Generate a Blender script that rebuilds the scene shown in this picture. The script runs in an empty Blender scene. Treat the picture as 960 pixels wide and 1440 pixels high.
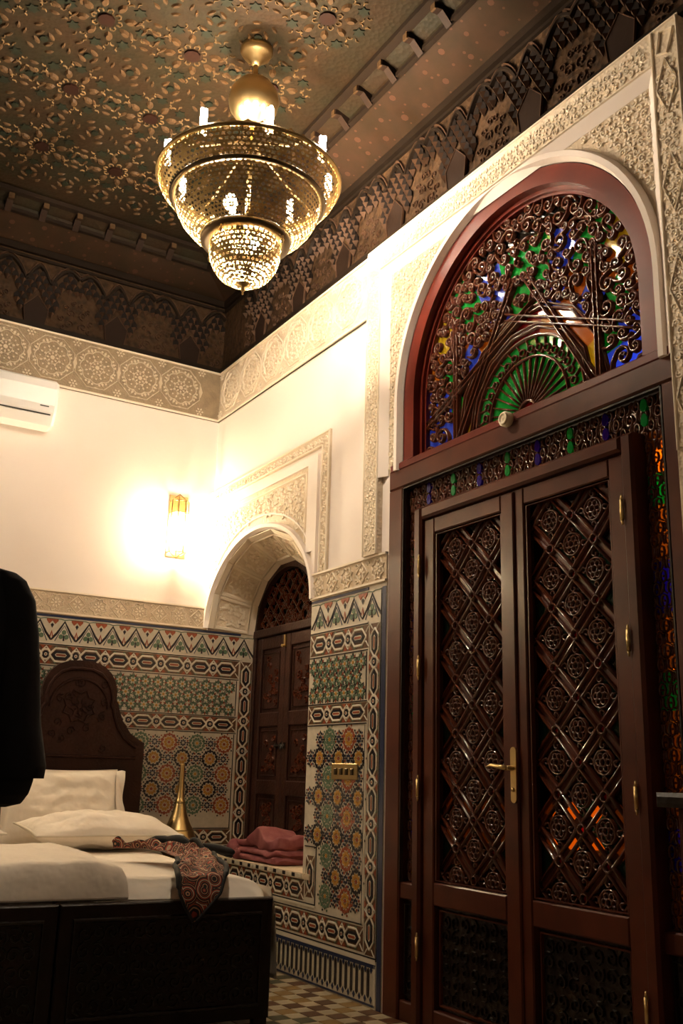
import bpy, math, random
from math import sin, cos, pi, sqrt, radians, atan2, hypot
from mathutils import Matrix, Vector, noise

# ------------------------------------------------------------------ camera, world, exposure
SC = bpy.context.scene
COL = SC.collection
CAM_F, YAW, PITCH, ROLL = 1369.0, radians(30.9755), radians(15.0526), radians(1.5879)
CAM_LOC = Vector((-2.8663, -6.6814, 1.105))
fwd = Vector((sin(YAW) * cos(PITCH), cos(YAW) * cos(PITCH), sin(PITCH)))
rgt = Vector((cos(YAW), -sin(YAW), 0))
upv = rgt.cross(fwd)
r2 = rgt * cos(ROLL) + upv * sin(ROLL)
u2 = -rgt * sin(ROLL) + upv * cos(ROLL)
cam_data = bpy.data.cameras.new('camera')
cam_data.sensor_fit = 'VERTICAL'
cam_data.sensor_height = 36.0
cam_data.lens = CAM_F / 1440.0 * 36.0
cam_data.clip_start = 0.05
cam = bpy.data.objects.new('camera', cam_data)
COL.objects.link(cam)
cam.matrix_world = Matrix((
    (r2.x, u2.x, -fwd.x, CAM_LOC.x), (r2.y, u2.y, -fwd.y, CAM_LOC.y),
    (r2.z, u2.z, -fwd.z, CAM_LOC.z), (0, 0, 0, 1)))
SC.camera = cam

world = bpy.data.worlds.new('night')
SC.world = world
world.use_nodes = True
world.node_tree.nodes['Background'].inputs[0].default_value = (0.02, 0.03, 0.06, 1)
world.node_tree.nodes['Background'].inputs[1].default_value = 0.15

vs = SC.view_settings
vs.view_transform = 'Standard'
vs.look = 'None'
vs.gamma = 1.0
vs.use_curve_mapping = False
vs.exposure = 0.85

L_RIM, L_BOWL, L_SCONCE, L_COURT = 250.0, 1950.0, 800.0, 1200.0   # lamp radiance
WARM = (1.0, 0.83, 0.62)

# ------------------------------------------------------------------ materials
MATS = {}


def mat(name, col, rough=0.5, metal=0.0, bump=None, var=None, coat=0.0, emit=0.0, spec=0.5, kind=None):
    m = bpy.data.materials.new(name)
    m.use_nodes = True
    nt = m.node_tree
    b = nt.nodes['Principled BSDF']
    b.inputs['Base Color'].default_value = (*col, 1)
    b.inputs['Roughness'].default_value = rough
    b.inputs['Metallic'].default_value = metal
    b.inputs['Specular IOR Level'].default_value = spec
    b.inputs['Coat Weight'].default_value = coat
    b.inputs['Coat Roughness'].default_value = 0.12
    if emit:
        b.inputs['Emission Color'].default_value = (*col, 1)
        b.inputs['Emission Strength'].default_value = emit
    if var or bump:
        tc = nt.nodes.new('ShaderNodeTexCoord')
    if var:                                   # (scale, second colour, kind)
        sc, c2, kd = var
        if kd == 'vor':
            t = nt.nodes.new('ShaderNodeTexVoronoi')
            out = t.outputs['Distance']
        elif kd == 'wave':
            t = nt.nodes.new('ShaderNodeTexWave')
            t.inputs['Distortion'].default_value = 6
            t.inputs['Detail'].default_value = 3
            out = t.outputs['Fac']
        else:
            t = nt.nodes.new('ShaderNodeTexNoise')
            t.inputs['Detail'].default_value = 5
            out = t.outputs['Fac']
        t.inputs['Scale'].default_value = sc
        nt.links.new(tc.outputs['Object'], t.inputs['Vector'])
        rp = nt.nodes.new('ShaderNodeValToRGB')
        rp.color_ramp.elements[0].position = 0.35 if kd != 'vor' else 0.15
        rp.color_ramp.elements[1].position = 0.65 if kd != 'vor' else 0.6
        rp.color_ramp.elements[0].color = (*col, 1)
        rp.color_ramp.elements[1].color = (*c2, 1)
        nt.links.new(out, rp.inputs[0])
        nt.links.new(rp.outputs[0], b.inputs['Base Color'])
    if bump:                                  # (scale, strength, kind, distance)
        sc, st, kd, dist = bump
        t = nt.nodes.new('ShaderNodeTexVoronoi' if kd == 'vor' else 'ShaderNodeTexNoise')
        t.inputs['Scale'].default_value = sc
        nt.links.new(tc.outputs['Object'], t.inputs['Vector'])
        bp = nt.nodes.new('ShaderNodeBump')
        bp.inputs['Strength'].default_value = st
        bp.inputs['Distance'].default_value = dist
        nt.links.new(t.outputs['Distance' if kd == 'vor' else 'Fac'], bp.inputs['Height'])
        nt.links.new(bp.outputs[0], b.inputs['Normal'])
    MATS[name] = m
    return m


def glass(name, col, diff=0.25, trans=0.65):
    m = bpy.data.materials.new(name)
    m.use_nodes = True
    nt = m.node_tree
    nt.nodes.remove(nt.nodes['Principled BSDF'])
    out = nt.nodes['Material Output']
    tr = nt.nodes.new('ShaderNodeBsdfTransparent')
    tr.inputs[0].default_value = (*col, 1)
    tl = nt.nodes.new('ShaderNodeBsdfTranslucent')
    tl.inputs[0].default_value = (*col, 1)
    df = nt.nodes.new('ShaderNodeBsdfDiffuse')
    df.inputs[0].default_value = (*col, 1)
    gl = nt.nodes.new('ShaderNodeBsdfGlossy')
    gl.inputs['Roughness'].default_value = 0.06
    a = nt.nodes.new('ShaderNodeMixShader')
    a.inputs[0].default_value = 0.5
    nt.links.new(tl.outputs[0], a.inputs[1])
    nt.links.new(df.outputs[0], a.inputs[2])
    b = nt.nodes.new('ShaderNodeMixShader')
    b.inputs[0].default_value = trans
    nt.links.new(a.outputs[0], b.inputs[1])
    nt.links.new(tr.outputs[0], b.inputs[2])
    c = nt.nodes.new('ShaderNodeMixShader')
    lw = nt.nodes.new('ShaderNodeLayerWeight')
    lw.inputs[0].default_value = 0.5
    pw = nt.nodes.new('ShaderNodeMath')
    pw.operation = 'POWER'
    pw.inputs[1].default_value = 4.0
    fr = nt.nodes.new('ShaderNodeMath')
    fr.operation = 'MULTIPLY_ADD'
    fr.inputs[1].default_value = 0.7
    fr.inputs[2].default_value = 0.04
    nt.links.new(lw.outputs['Facing'], pw.inputs[0])
    nt.links.new(pw.outputs[0], fr.inputs[0])
    nt.links.new(fr.outputs[0], c.inputs[0])
    nt.links.new(b.outputs[0], c.inputs[1])
    nt.links.new(gl.outputs[0], c.inputs[2])
    nt.links.new(c.outputs[0], out.inputs['Surface'])
    MATS[name] = m
    return m


mat('plaster', (0.84, 0.75, 0.69), 0.75, bump=(9, 0.08, 'n', 0.02))
mat('plaster_relief', (0.84, 0.74, 0.60), 0.7, bump=(60, 0.2, 'n', 0.004))
mat('plaster_ground', (0.56, 0.44, 0.31), 0.8, var=(14, (0.66, 0.54, 0.40), 'n'), bump=(70, 0.5, 'vor', 0.006))  # darker tan behind carved relief, imitates the shade of the recesses
mat('plaster_panel', (0.74, 0.62, 0.47), 0.75, bump=(55, 0.7, 'vor', 0.008))  # tan under cream relief; recess shade is put into the colour
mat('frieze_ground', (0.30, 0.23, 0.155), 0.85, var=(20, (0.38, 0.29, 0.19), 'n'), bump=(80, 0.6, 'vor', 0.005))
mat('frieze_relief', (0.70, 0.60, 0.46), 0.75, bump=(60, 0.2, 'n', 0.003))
mat('outer_wall', (0.62, 0.62, 0.66), 0.8)
mat('wood_red', (0.150, 0.019, 0.0095), 0.34, var=(5, (0.10, 0.013, 0.007), 'n'), bump=(40, 0.08, 'n', 0.003), coat=0.08, spec=0.3)
mat('wood_brown', (0.098, 0.023, 0.0105), 0.36, var=(6, (0.066, 0.0155, 0.0075), 'n'), bump=(40, 0.08, 'n', 0.003), coat=0.05, spec=0.25)
mat('wood_lattice', (0.095, 0.024, 0.011), 0.16, coat=0.5)
mat('wood_dark', (0.012, 0.006, 0.004), 0.42, var=(7, (0.020, 0.009, 0.006), 'n'), bump=(45, 0.35, 'vor', 0.004), spec=0.25)
mat('wood_head', (0.038, 0.013, 0.008), 0.42, var=(9, (0.025, 0.009, 0.006), 'n'), bump=(60, 0.4, 'vor', 0.004), spec=0.25)
mat('wood_carved', (0.012, 0.006, 0.004), 0.28, bump=(38, 0.6, 'vor', 0.006), coat=0.1)
mat('ceiling_wood', (0.0198, 0.0110, 0.0055), 0.6, var=(4.5, (0.0132, 0.0110, 0.0060), 'n'), bump=(40, 0.4, 'vor', 0.006), spec=0.08)
mat('ceiling_cove', (0.0285, 0.0149, 0.0087), 0.55, var=(7, (0.0211, 0.0130, 0.0074), 'n'), bump=(30, 0.15, 'n', 0.004), spec=0.08)
mat('ceiling_dot', (0.0550, 0.0260, 0.0160), 0.6, spec=0.08)
mat('ceiling_petal', (0.0576, 0.0326, 0.0158), 0.5, bump=(50, 0.2, 'n', 0.004), spec=0.08)
mat('ceiling_chevron', (0.1261, 0.0792, 0.0384), 0.5, spec=0.08)
mat('ceiling_green', (0.0099, 0.0121, 0.0077), 0.55, bump=(60, 0.2, 'n', 0.003), spec=0.08)
mat('ceiling_red', (0.0140, 0.0049, 0.0031), 0.55, spec=0.08)
mat('frieze_carved', (0.0225, 0.0135, 0.0083), 0.65, var=(24, (0.0488, 0.0270, 0.0142), 'vor'), bump=(30, 0.8, 'vor', 0.01), spec=0.08)
mat('frieze_light', (0.0723, 0.0391, 0.0247), 0.6, var=(12, (0.0467, 0.0255, 0.0153), 'n'), spec=0.08)
mat('frieze_dark', (0.010, 0.007, 0.006), 0.6, spec=0.08)
mat('frieze_panel', (0.018, 0.010, 0.007), 0.6, bump=(30, 0.3, 'n', 0.004), spec=0.08)
mat('frieze_mold', (0.0140, 0.0091, 0.0063), 0.5, spec=0.08)
mat('brass', (0.72, 0.52, 0.24), 0.32, 1.0, bump=(160, 0.25, 'n', 0.002))
mat('brass_old', (0.40, 0.29, 0.13), 0.38, 1.0, bump=(120, 0.5, 'vor', 0.002))
mat('brass_dark', (0.085, 0.06, 0.032), 0.4, 0.9)
mat('brass_pierced', (0.62, 0.45, 0.19), 0.5, 0.4)
mat('steel_dark', (0.12, 0.11, 0.10), 0.35, 1.0)
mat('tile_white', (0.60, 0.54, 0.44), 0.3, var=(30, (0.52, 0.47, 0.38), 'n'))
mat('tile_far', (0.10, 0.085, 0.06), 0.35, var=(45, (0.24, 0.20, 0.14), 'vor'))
mat('tile_line', (0.66, 0.60, 0.50), 0.3)
mat('tile_black', (0.020, 0.017, 0.022), 0.22)
mat('tile_blue', (0.028, 0.038, 0.085), 0.22)
mat('tile_green', (0.085, 0.145, 0.09), 0.25, var=(60, (0.12, 0.18, 0.12), 'n'))
mat('tile_yellow', (0.50, 0.27, 0.05), 0.25, var=(60, (0.42, 0.20, 0.04), 'n'))
mat('tile_red', (0.25, 0.05, 0.025), 0.25, var=(60, (0.32, 0.09, 0.04), 'n'))
mat('tile_brown', (0.085, 0.05, 0.03), 0.25, var=(40, (0.16, 0.08, 0.045), 'n'))
mat('floor_cream', (0.50, 0.42, 0.29), 0.3, var=(20, (0.42, 0.34, 0.22), 'n'))
mat('floor_brown', (0.12, 0.055, 0.025), 0.3)
mat('floor_green', (0.085, 0.085, 0.045), 0.3)
mat('floor_ochre', (0.30, 0.18, 0.06), 0.3)
mat('linen', (0.8904, 0.8125, 0.7123), 0.85, bump=(11, 0.35, 'n', 0.03))
mat('linen_piping', (0.74, 0.67, 0.56), 0.85)
mat('plastic', (0.84, 0.82, 0.80), 0.35)
mat('plastic_dark', (0.05, 0.05, 0.05), 0.5)
mat('ivory', (0.78, 0.68, 0.50), 0.4)
mat('coat_cloth', (0.0065, 0.008, 0.014), 0.9, bump=(50, 0.3, 'n', 0.003))
mat('pink_cloth', (0.22, 0.052, 0.062), 0.85, var=(14, (0.30, 0.10, 0.10), 'n'), bump=(70, 0.3, 'n', 0.003))
mat('scarf_black', (0.010, 0.009, 0.010), 0.8)
mat('bulb', (1.0, 0.86, 0.66), 0.5)
glass('glass_green', (0.03, 0.50, 0.10), trans=0.40)
glass('glass_blue', (0.15, 0.25, 0.92), trans=0.6)
glass('glass_purple', (0.10, 0.02, 0.60), trans=0.65)
glass('glass_amber', (0.75, 0.30, 0.03), trans=0.65)
glass('glass_yellow', (0.80, 0.60, 0.05), trans=0.6)
glass('glass_red', (0.40, 0.012, 0.02), trans=0.6)
glass('glass_honey', (0.62, 0.25, 0.03), trans=0.75)
glass('glass_wine', (0.022, 0.006, 0.005), trans=0.8)
glass('glass_dark', (0.016, 0.014, 0.012), trans=0.8)
glass('glass_smoke', (0.05, 0.09, 0.06), trans=0.75)
glass('glass_clear', (0.95, 0.93, 0.88), trans=0.94)


def emitter(name, col, strength):
    m = bpy.data.materials.new(name)
    m.use_nodes = True
    nt = m.node_tree
    nt.nodes.remove(nt.nodes['Principled BSDF'])
    e = nt.nodes.new('ShaderNodeEmission')
    e.inputs[0].default_value = (*col, 1)
    e.inputs[1].default_value = strength
    nt.links.new(e.outputs[0], nt.nodes['Material Output'].inputs['Surface'])
    MATS[name] = m


emitter('lamp_rim', WARM, L_RIM)
emitter('lamp_bowl', WARM, L_BOWL)
emitter('lamp_sconce', (1.0, 0.79, 0.52), L_SCONCE)
emitter('lamp_court', (1.0, 0.86, 0.7), L_COURT)
emitter('lamp_lantern', (1.0, 0.7, 0.4), 1.6)


def scarf_material():
    m = mat('scarf_print', (0.30, 0.10, 0.05), 0.8)
    nt = m.node_tree
    b = nt.nodes['Principled BSDF']
    uv = nt.nodes.new('ShaderNodeTexCoord')
    v = nt.nodes.new('ShaderNodeTexVoronoi')
    v.inputs['Scale'].default_value = 15
    nt.links.new(uv.outputs['Object'], v.inputs['Vector'])
    rp = nt.nodes.new('ShaderNodeValToRGB')
    rp.color_ramp.interpolation = 'CONSTANT'
    cols = [(0.0, (0.5, 0.36, 0.24)), (0.14, (0.30, 0.04, 0.02)), (0.3, (0.012, 0.010, 0.010)), (0.5, (0.42, 0.22, 0.12)), (0.6, (0.010, 0.009, 0.009)), (0.78, (0.28, 0.05, 0.02)), (0.9, (0.012, 0.01, 0.01))]
    el = rp.color_ramp.elements
    el[0].position, el[0].color = cols[0][0], (*cols[0][1], 1)
    el[1].position, el[1].color = cols[1][0], (*cols[1][1], 1)
    for p, c in cols[2:]:
        e = el.new(p)
        e.color = (*c, 1)
    mth = nt.nodes.new('ShaderNodeMath')
    mth.operation = 'FRACT'
    mul = nt.nodes.new('ShaderNodeMath')
    mul.operation = 'MULTIPLY'
    mul.inputs[1].default_value = 2.3
    nt.links.new(v.outputs['Distance'], mul.inputs[0])
    nt.links.new(mul.outputs[0], mth.inputs[0])
    nt.links.new(mth.outputs[0], rp.inputs[0])
    nt.links.new(rp.outputs[0], b.inputs['Base Color'])


scarf_material()


def floor_material():
    m = mat('floor_mosaic', (0.4, 0.33, 0.22), 0.3)
    nt = m.node_tree
    b = nt.nodes['Principled BSDF']
    tc = nt.nodes.new('ShaderNodeTexCoord')
    a = nt.nodes.new('ShaderNodeTexChecker')
    a.inputs['Scale'].default_value = 1 / 0.09
    a.inputs['Color1'].default_value = (0.46, 0.38, 0.26, 1)
    c = nt.nodes.new('ShaderNodeTexChecker')
    c.inputs['Scale'].default_value = 1 / 0.18
    c.inputs['Color1'].default_value = (0.12, 0.055, 0.025, 1)
    c.inputs['Color2'].default_value = (0.085, 0.085, 0.045, 1)
    nt.links.new(tc.outputs['Object'], a.inputs['Vector'])
    nt.links.new(tc.outputs['Object'], c.inputs['Vector'])
    nt.links.new(c.outputs[0], a.inputs['Color2'])
    nt.links.new(a.outputs[0], b.inputs['Base Color'])


floor_material()


# ------------------------------------------------------------------ mesh tools
class MB:
    def __init__(s, smooth=False):
        s.v, s.f, s.m, s.sm, s.smooth = [], [], [], [], smooth

    def add(s, vs_, fs, m=0, sm=False):
        o = len(s.v)
        s.v += [tuple(p) for p in vs_]
        for f in fs:
            s.f.append([i + o for i in f])
            s.m.append(m)
            s.sm.append(sm)
        return s

    def poly(s, pts, w0, w1, m=0):                      # raised flat piece
        n = len(pts)
        a = sum(pts[i][0] * pts[(i + 1) % n][1] - pts[(i + 1) % n][0] * pts[i][1] for i in range(n))
        if a < 0:
            pts = pts[::-1]
        vs_ = [(p[0], p[1], w0) for p in pts] + [(p[0], p[1], w1) for p in pts]
        fs = [list(range(n, 2 * n))] + [[i, (i + 1) % n, n + (i + 1) % n, n + i] for i in range(n)]
        return s.add(vs_, fs, m)

    def slab(s, pts, w0, w1, m=0):                      # closed prism
        s.poly(pts, w0, w1, m)
        n = len(pts)
        o = len(s.v) - 2 * n
        s.f.append([o + i for i in range(n)][::-1])
        s.m.append(m)
        s.sm.append(False)
        return s

    def box(s, a, b, m=0):
        (x0, y0, z0), (x1, y1, z1) = a, b
        x0, x1 = min(x0, x1), max(x0, x1)
        y0, y1 = min(y0, y1), max(y0, y1)
        z0, z1 = min(z0, z1), max(z0, z1)
        vs_ = [(x0, y0, z0), (x1, y0, z0), (x1, y1, z0), (x0, y1, z0), (x0, y0, z1), (x1, y0, z1), (x1, y1, z1), (x0, y1, z1)]
        return s.add(vs_, [[3, 2, 1, 0], [4, 5, 6, 7], [0, 1, 5, 4], [1, 2, 6, 5], [2, 3, 7, 6], [3, 0, 4, 7]], m)

    def bbox(s, a, b, c=0.005, m=0):                    # box with chamfered front (+w) edges
        (x0, y0, z0), (x1, y1, z1) = a, b
        vs_ = [(x0, y0, z0), (x1, y0, z0), (x1, y1, z0), (x0, y1, z0), (x0, y0, z1 - c), (x1, y0, z1 - c), (x1, y1, z1 - c), (x0, y1, z1 - c),
               (x0 + c, y0 + c, z1), (x1 - c, y0 + c, z1), (x1 - c, y1 - c, z1), (x0 + c, y1 - c, z1)]
        fs = [[3, 2, 1, 0], [8, 9, 10, 11]]
        for i in range(4):
            j = (i + 1) % 4
            fs += [[i, j, 4 + j, 4 + i], [4 + i, 4 + j, 8 + j, 8 + i]]
        return s.add(vs_, fs, m)

    def strip(s, path, wd, w0, h, m=0, closed=False, sm=None):   # raised ridge along a path in the plane
        n = len(path)
        sm = s.smooth if sm is None else sm
        vs_ = []
        for i in range(n):
            a = path[(i - 1) % n] if (closed or i > 0) else path[i]
            b = path[(i + 1) % n] if (closed or i < n - 1) else path[i]
            dx, dy = b[0] - a[0], b[1] - a[1]
            l = hypot(dx, dy) or 1
            nx, ny = -dy / l, dx / l
            p = path[i]
            for k, hh in ((-0.5, 0), (-0.24, h), (0.24, h), (0.5, 0)):
                vs_.append((p[0] + nx * wd * k, p[1] + ny * wd * k, w0 + hh))
        fs = []
        for i in range(n if closed else n - 1):
            j = (i + 1) % n
            for k in range(3):
                fs.append([4 * i + k + 1, 4 * i + k, 4 * j + k, 4 * j + k + 1][::-1])
        if not closed:
            fs += [[0, 1, 2, 3][::-1], [4 * n - 4, 4 * n - 3, 4 * n - 2, 4 * n - 1]]
        return s.add(vs_, fs, m, sm)

    def ring(s, c, r, wd, w0, h, m=0, n=10):
        return s.strip([(c[0] + r * cos(2 * pi * i / n), c[1] + r * sin(2 * pi * i / n)) for i in range(n)], wd, w0, h, m, True)

    def tube(s, path, r, n=8, m=0, sm=True, cap=True, closed=False):
        k = len(path)
        P = [Vector(p) for p in path]
        rs = r if isinstance(r, (list, tuple)) else [r] * k
        vs_, up = [], None
        for i in range(k):
            t = (P[(i + 1) % k] - P[i - 1]) if closed else (P[min(i + 1, k - 1)] - P[max(i - 1, 0)])
            t.normalize()
            if up is None:
                up = Vector((0, 0, 1)) if abs(t.z) < 0.9 else Vector((1, 0, 0))
            sd = t.cross(up).normalized()
            up = sd.cross(t)
            for j in range(n):
                a = 2 * pi * j / n
                vs_.append(P[i] + sd * rs[i] * cos(a) + up * rs[i] * sin(a))
        fs = []
        for i in range(k if closed else k - 1):
            i2 = (i + 1) % k
            for j in range(n):
                fs.append([i * n + j, i * n + (j + 1) % n, i2 * n + (j + 1) % n, i2 * n + j])
        if cap and not closed:
            fs += [list(range(n))[::-1], [(k - 1) * n + j for j in range(n)]]
        return s.add(vs_, fs, m, sm)

    def lathe(s, prof, n=24, m=0, sm=True, c=(0, 0, 0)):
        vs_ = []
        for r, z in prof:
            for j in range(n):
                a = 2 * pi * j / n
                vs_.append((c[0] + r * cos(a), c[1] + r * sin(a), c[2] + z))
        fs = []
        for i in range(len(prof) - 1):
            for j in range(n):
                fs.append([i * n + j, i * n + (j + 1) % n, (i + 1) * n + (j + 1) % n, (i + 1) * n + j])
        return s.add(vs_, fs, m, sm)

    def grid(s, fn, nu, nv, m=0, sm=True, flip=False):
        vs_ = [fn(i / nu, j / nv) for j in range(nv + 1) for i in range(nu + 1)]
        fs = []
        for j in range(nv):
            for i in range(nu):
                a = j * (nu + 1) + i
                q = [a, a + 1, a + nu + 2, a + nu + 1]
                fs.append(q[::-1] if flip else q)
        return s.add(vs_, fs, m, sm)

    def map(s, fn):
        s.v = [tuple(fn(*p)) for p in s.v]
        return s

    def mesh(s, name, mats):
        me = bpy.data.meshes.new(name)
        me.from_pydata(s.v, [], s.f)
        for k in mats:
            me.materials.append(MATS[k])
        me.polygons.foreach_set('material_index', s.m)
        me.polygons.foreach_set('use_smooth', s.sm)
        me.update()
        return me

    def build(s, name, mats, parent=None, M=None, **kw):
        if isinstance(mats, str):
            mats = [mats]
        return inst(s.mesh(name, mats), name, parent, M, **kw)


def inst(me, name, parent=None, M=None, **kw):
    o = bpy.data.objects.new(name, me)
    COL.objects.link(o)
    if parent is not None:
        o.parent = parent
    if M is not None:
        o.matrix_basis = M
    return tag(o, **kw)


def tag(o, label=None, cat=None, group=None, kind=None):
    for k, v in (('label', label), ('category', cat), ('group', group), ('kind', kind)):
        if v:
            o[k] = v
    return o


def empty(name, M=None, **kw):
    o = bpy.data.objects.new(name, None)
    COL.objects.link(o)
    o.empty_display_size = 0.1
    if M is not None:
        o.matrix_basis = M
    return tag(o, **kw)


def T(x, y, z=0):
    return Matrix.Translation((x, y, z))


def frame(u, v, w):
    return Matrix(((u[0], v[0], w[0], 0), (u[1], v[1], w[1], 0), (u[2], v[2], w[2], 0), (0, 0, 0, 1)))


FB = frame((1, 0, 0), (0, 0, 1), (0, -1, 0))      # back wall: u = x, v = z, w into the room
FR = frame((0, -1, 0), (0, 0, 1), (-1, 0, 0))     # right wall: u = -y, v = z, w into the room
FC = frame((1, 0, 0), (0, -1, 0), (0, 0, -1))     # ceiling: u = x, v = -y, w down
RZ = lambda a: Matrix.Rotation(a, 4, 'Z')


def clip_rect(poly, x0, x1, y0, y1):
    for ax, val, sg in ((0, x0, 1), (0, x1, -1), (1, y0, 1), (1, y1, -1)):
        out = []
        for i in range(len(poly)):
            a, b = poly[i], poly[(i + 1) % len(poly)]
            da, db = (a[ax] - val) * sg, (b[ax] - val) * sg
            if da >= 0:
                out.append(a)
            if da * db < 0:
                t = da / (da - db)
                out.append((a[0] + t * (b[0] - a[0]), a[1] + t * (b[1] - a[1])))
        poly = out
        if len(poly) < 3:
            return []
    return poly


def clip_seg(a, b, x0, x1, y0, y1):
    t0, t1 = 0.0, 1.0
    d = (b[0] - a[0], b[1] - a[1])
    for ax, lo, hi in ((0, x0, x1), (1, y0, y1)):
        if abs(d[ax]) < 1e-9:
            if not lo <= a[ax] <= hi:
                return None
        else:
            p, q = sorted(((lo - a[ax]) / d[ax], (hi - a[ax]) / d[ax]))
            t0, t1 = max(t0, p), min(t1, q)
    if t0 >= t1:
        return None
    return [(a[0] + d[0] * t0, a[1] + d[1] * t0), (a[0] + d[0] * t1, a[1] + d[1] * t1)]


def circ(c, r, n, a0=0.0):
    return [(c[0] + r * cos(a0 + 2 * pi * i / n), c[1] + r * sin(a0 + 2 * pi * i / n)) for i in range(n)]


def kite(a, r0, r1, hw, rm=None, c=(0, 0)):
    rm = rm if rm is not None else (r0 + r1) / 2
    e, n = (cos(a), sin(a)), (-sin(a), cos(a))
    return [(c[0] + e[0] * r0, c[1] + e[1] * r0), (c[0] + e[0] * rm - n[0] * hw, c[1] + e[1] * rm - n[1] * hw),
            (c[0] + e[0] * r1, c[1] + e[1] * r1), (c[0] + e[0] * rm + n[0] * hw, c[1] + e[1] * rm + n[1] * hw)]


def spiral(c, r, a0, turns=1.25, sgn=1, n=14):
    out = []
    for i in range(n + 1):
        t = i / n
        rr = r * (1 - 0.82 * t)
        a = a0 + sgn * turns * 2 * pi * t
        out.append((c[0] + rr * cos(a), c[1] + rr * sin(a)))
    return out


# ------------------------------------------------------------------ dimensions (metres)
Z_FT, Z_FB = 4.157, 3.738          # plaster frieze
Z_PT, Z_TT = 2.272, 2.105          # plaster band / tile top
Z_BENCH = 0.561
Z_COVE0, Z_CEIL = 4.76, 4.95
RX, RY = -5.6, -10.0                # far sides of the room
UN = 1.6                           # niche width
DC = 3.42                          # door axis


def arch_n(u):
    t = (u - 0.815) / 0.785
    return 2.12 + 0.58 * sqrt(max(0.0, 1 - t * t))


def arch_d(u):
    t = (u - DC) / 0.885
    return 3.085 + 0.885 * sqrt(max(0.0, 1 - t * t))


# ================================================================== THE SETTING
def S(o, label, cat):
    return tag(o, label, cat, kind='structure')


mb = MB().box((RX - 0.1, RY - 0.1, -0.12), (0.9, 0.1, 0.0))
floor = S(mb.build('floor', 'floor_mosaic'), 'small square cream, brown and green mosaic tiles of the floor', 'floor')
tm = {}
for k in ('floor_cream', 'floor_brown', 'floor_green', 'floor_ochre'):
    tm[k] = MB().bbox((0.0025, 0.0025, 0), (0.0875, 0.0875, 0.004), 0.0015).mesh('tile', [k])
random.seed(3)
for i in range(-11, 0):
    for j in range(-39, -13):
        k = "floor_cream" if (i + j) % 2 else random.choice(['floor_brown', 'floor_green', 'floor_green', 'floor_brown', 'floor_ochre'])
        inst(tm[k], 'tile', floor, T(i * 0.09 - 0.005, j * 0.09, random.uniform(0, 0.0012)))

# ---- wall_back
mb = MB()
mb.box((RX, 0, 0), (0.41, 0.25, Z_FT))
wall_back = S(mb.build('wall_back', 'plaster'), 'cream plaster wall behind the beds with mosaic dado and carved frieze', 'wall')
# ---- wall_right with its two arched openings
mb = MB()


def col_quads(mb, us, lo, hi, w=0.0, m=0):
    for a, b in zip(us[:-1], us[1:]):
        mb.add([(a, lo(a), w), (b, lo(b), w), (b, hi(b), w), (a, hi(a), w)], [[0, 1, 2, 3]], m)


const = lambda v: (lambda u: v)
lin = lambda a, b, n: [a + (b - a) * i / n for i in range(n + 1)]
us_n = [0.815 - 0.785 * cos(pi * i / 32) for i in range(33)]
us_d = [DC - 0.885 * cos(pi * i / 40) for i in range(41)]
col_quads(mb, [0, UN], const(0), const(Z_BENCH))
col_quads(mb, [-0.0, 0.03], const(2.105), const(Z_FT))
col_quads(mb, us_n, arch_n, const(Z_FT))
col_quads(mb, [UN, 2.42], const(0), const(Z_FT))
col_quads(mb, [2.42, us_d[0]], const(2.70), const(Z_FT))
col_quads(mb, us_d, arch_d, const(Z_FT))
col_quads(mb, [us_d[-1], 4.42], const(2.70), const(Z_FT))
col_quads(mb, [4.42, -RY], const(0), const(Z_FT))
pts = [(us_d[0], 2.70)] + [(u, arch_d(u)) for u in us_d] + [(us_d[-1], 2.70)]      # reveal of the door arch
for a, b in zip(pts[:-1], pts[1:]):
    mb.add([(a[0], a[1], 0), (b[0], b[1], 0), (b[0], b[1], -0.2), (a[0], a[1], -0.2)], [[0, 3, 2, 1]])
for u in (2.42, 4.42):
    mb.add([(u, 0, 0), (u, 2.7, 0), (u, 2.7, -0.2), (u, 0, -0.2)], [[0, 1, 2, 3]])
mb.add([(2.42, 2.7, 0), (us_d[0], 2.7, 0), (us_d[0], 2.7, -.2), (2.42, 2.7, -.2)], [[0, 1, 2, 3]])
mb.add([(4.42, 2.7, 0), (us_d[-1], 2.7, 0), (us_d[-1], 2.7, -.2), (4.42, 2.7, -.2)], [[0, 1, 2, 3]])
wall_right = S(mb.build('wall_right', 'plaster', M=FR), 'cream plaster wall holding the arched niche and the great carved door', 'wall')
wl = S(MB().box((RX - 0.15, RY, 0), (RX, 0.25, Z_CEIL)).build('wall_left', 'plaster'), 'cream plaster wall facing the carved door, mosaic dado below', 'wall')
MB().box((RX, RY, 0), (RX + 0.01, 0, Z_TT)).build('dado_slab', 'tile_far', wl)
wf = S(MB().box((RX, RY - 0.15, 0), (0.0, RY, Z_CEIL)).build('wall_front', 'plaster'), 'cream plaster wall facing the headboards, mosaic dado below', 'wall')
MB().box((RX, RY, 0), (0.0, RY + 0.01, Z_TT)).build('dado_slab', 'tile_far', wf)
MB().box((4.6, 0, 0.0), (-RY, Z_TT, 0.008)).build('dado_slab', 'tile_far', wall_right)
S(MB().box((3.9, -9, -0.1), (4.1, 7, 9)).build('wall_courtyard', 'outer_wall'), 'pale courtyard wall seen dimly through the coloured glass', 'wall')
S(MB().box((0.9, -9, -0.12), (3.9, 7, -0.02)).build('ground', 'floor_mosaic'), 'dark courtyard paving outside the great door', 'ground')

# ================================================================== CEILING
mb = MB()
D1, D2, D3 = 0.0, 0.30, 0.42
Z1, Z2, Z3 = Z_COVE0, 4.855, 4.93


def ring_pts(d, z):
    return [(RX + d, -d, z), (-d, -d, z), (-d, RY + d, z), (RX + d, RY + d, z)]


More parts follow.
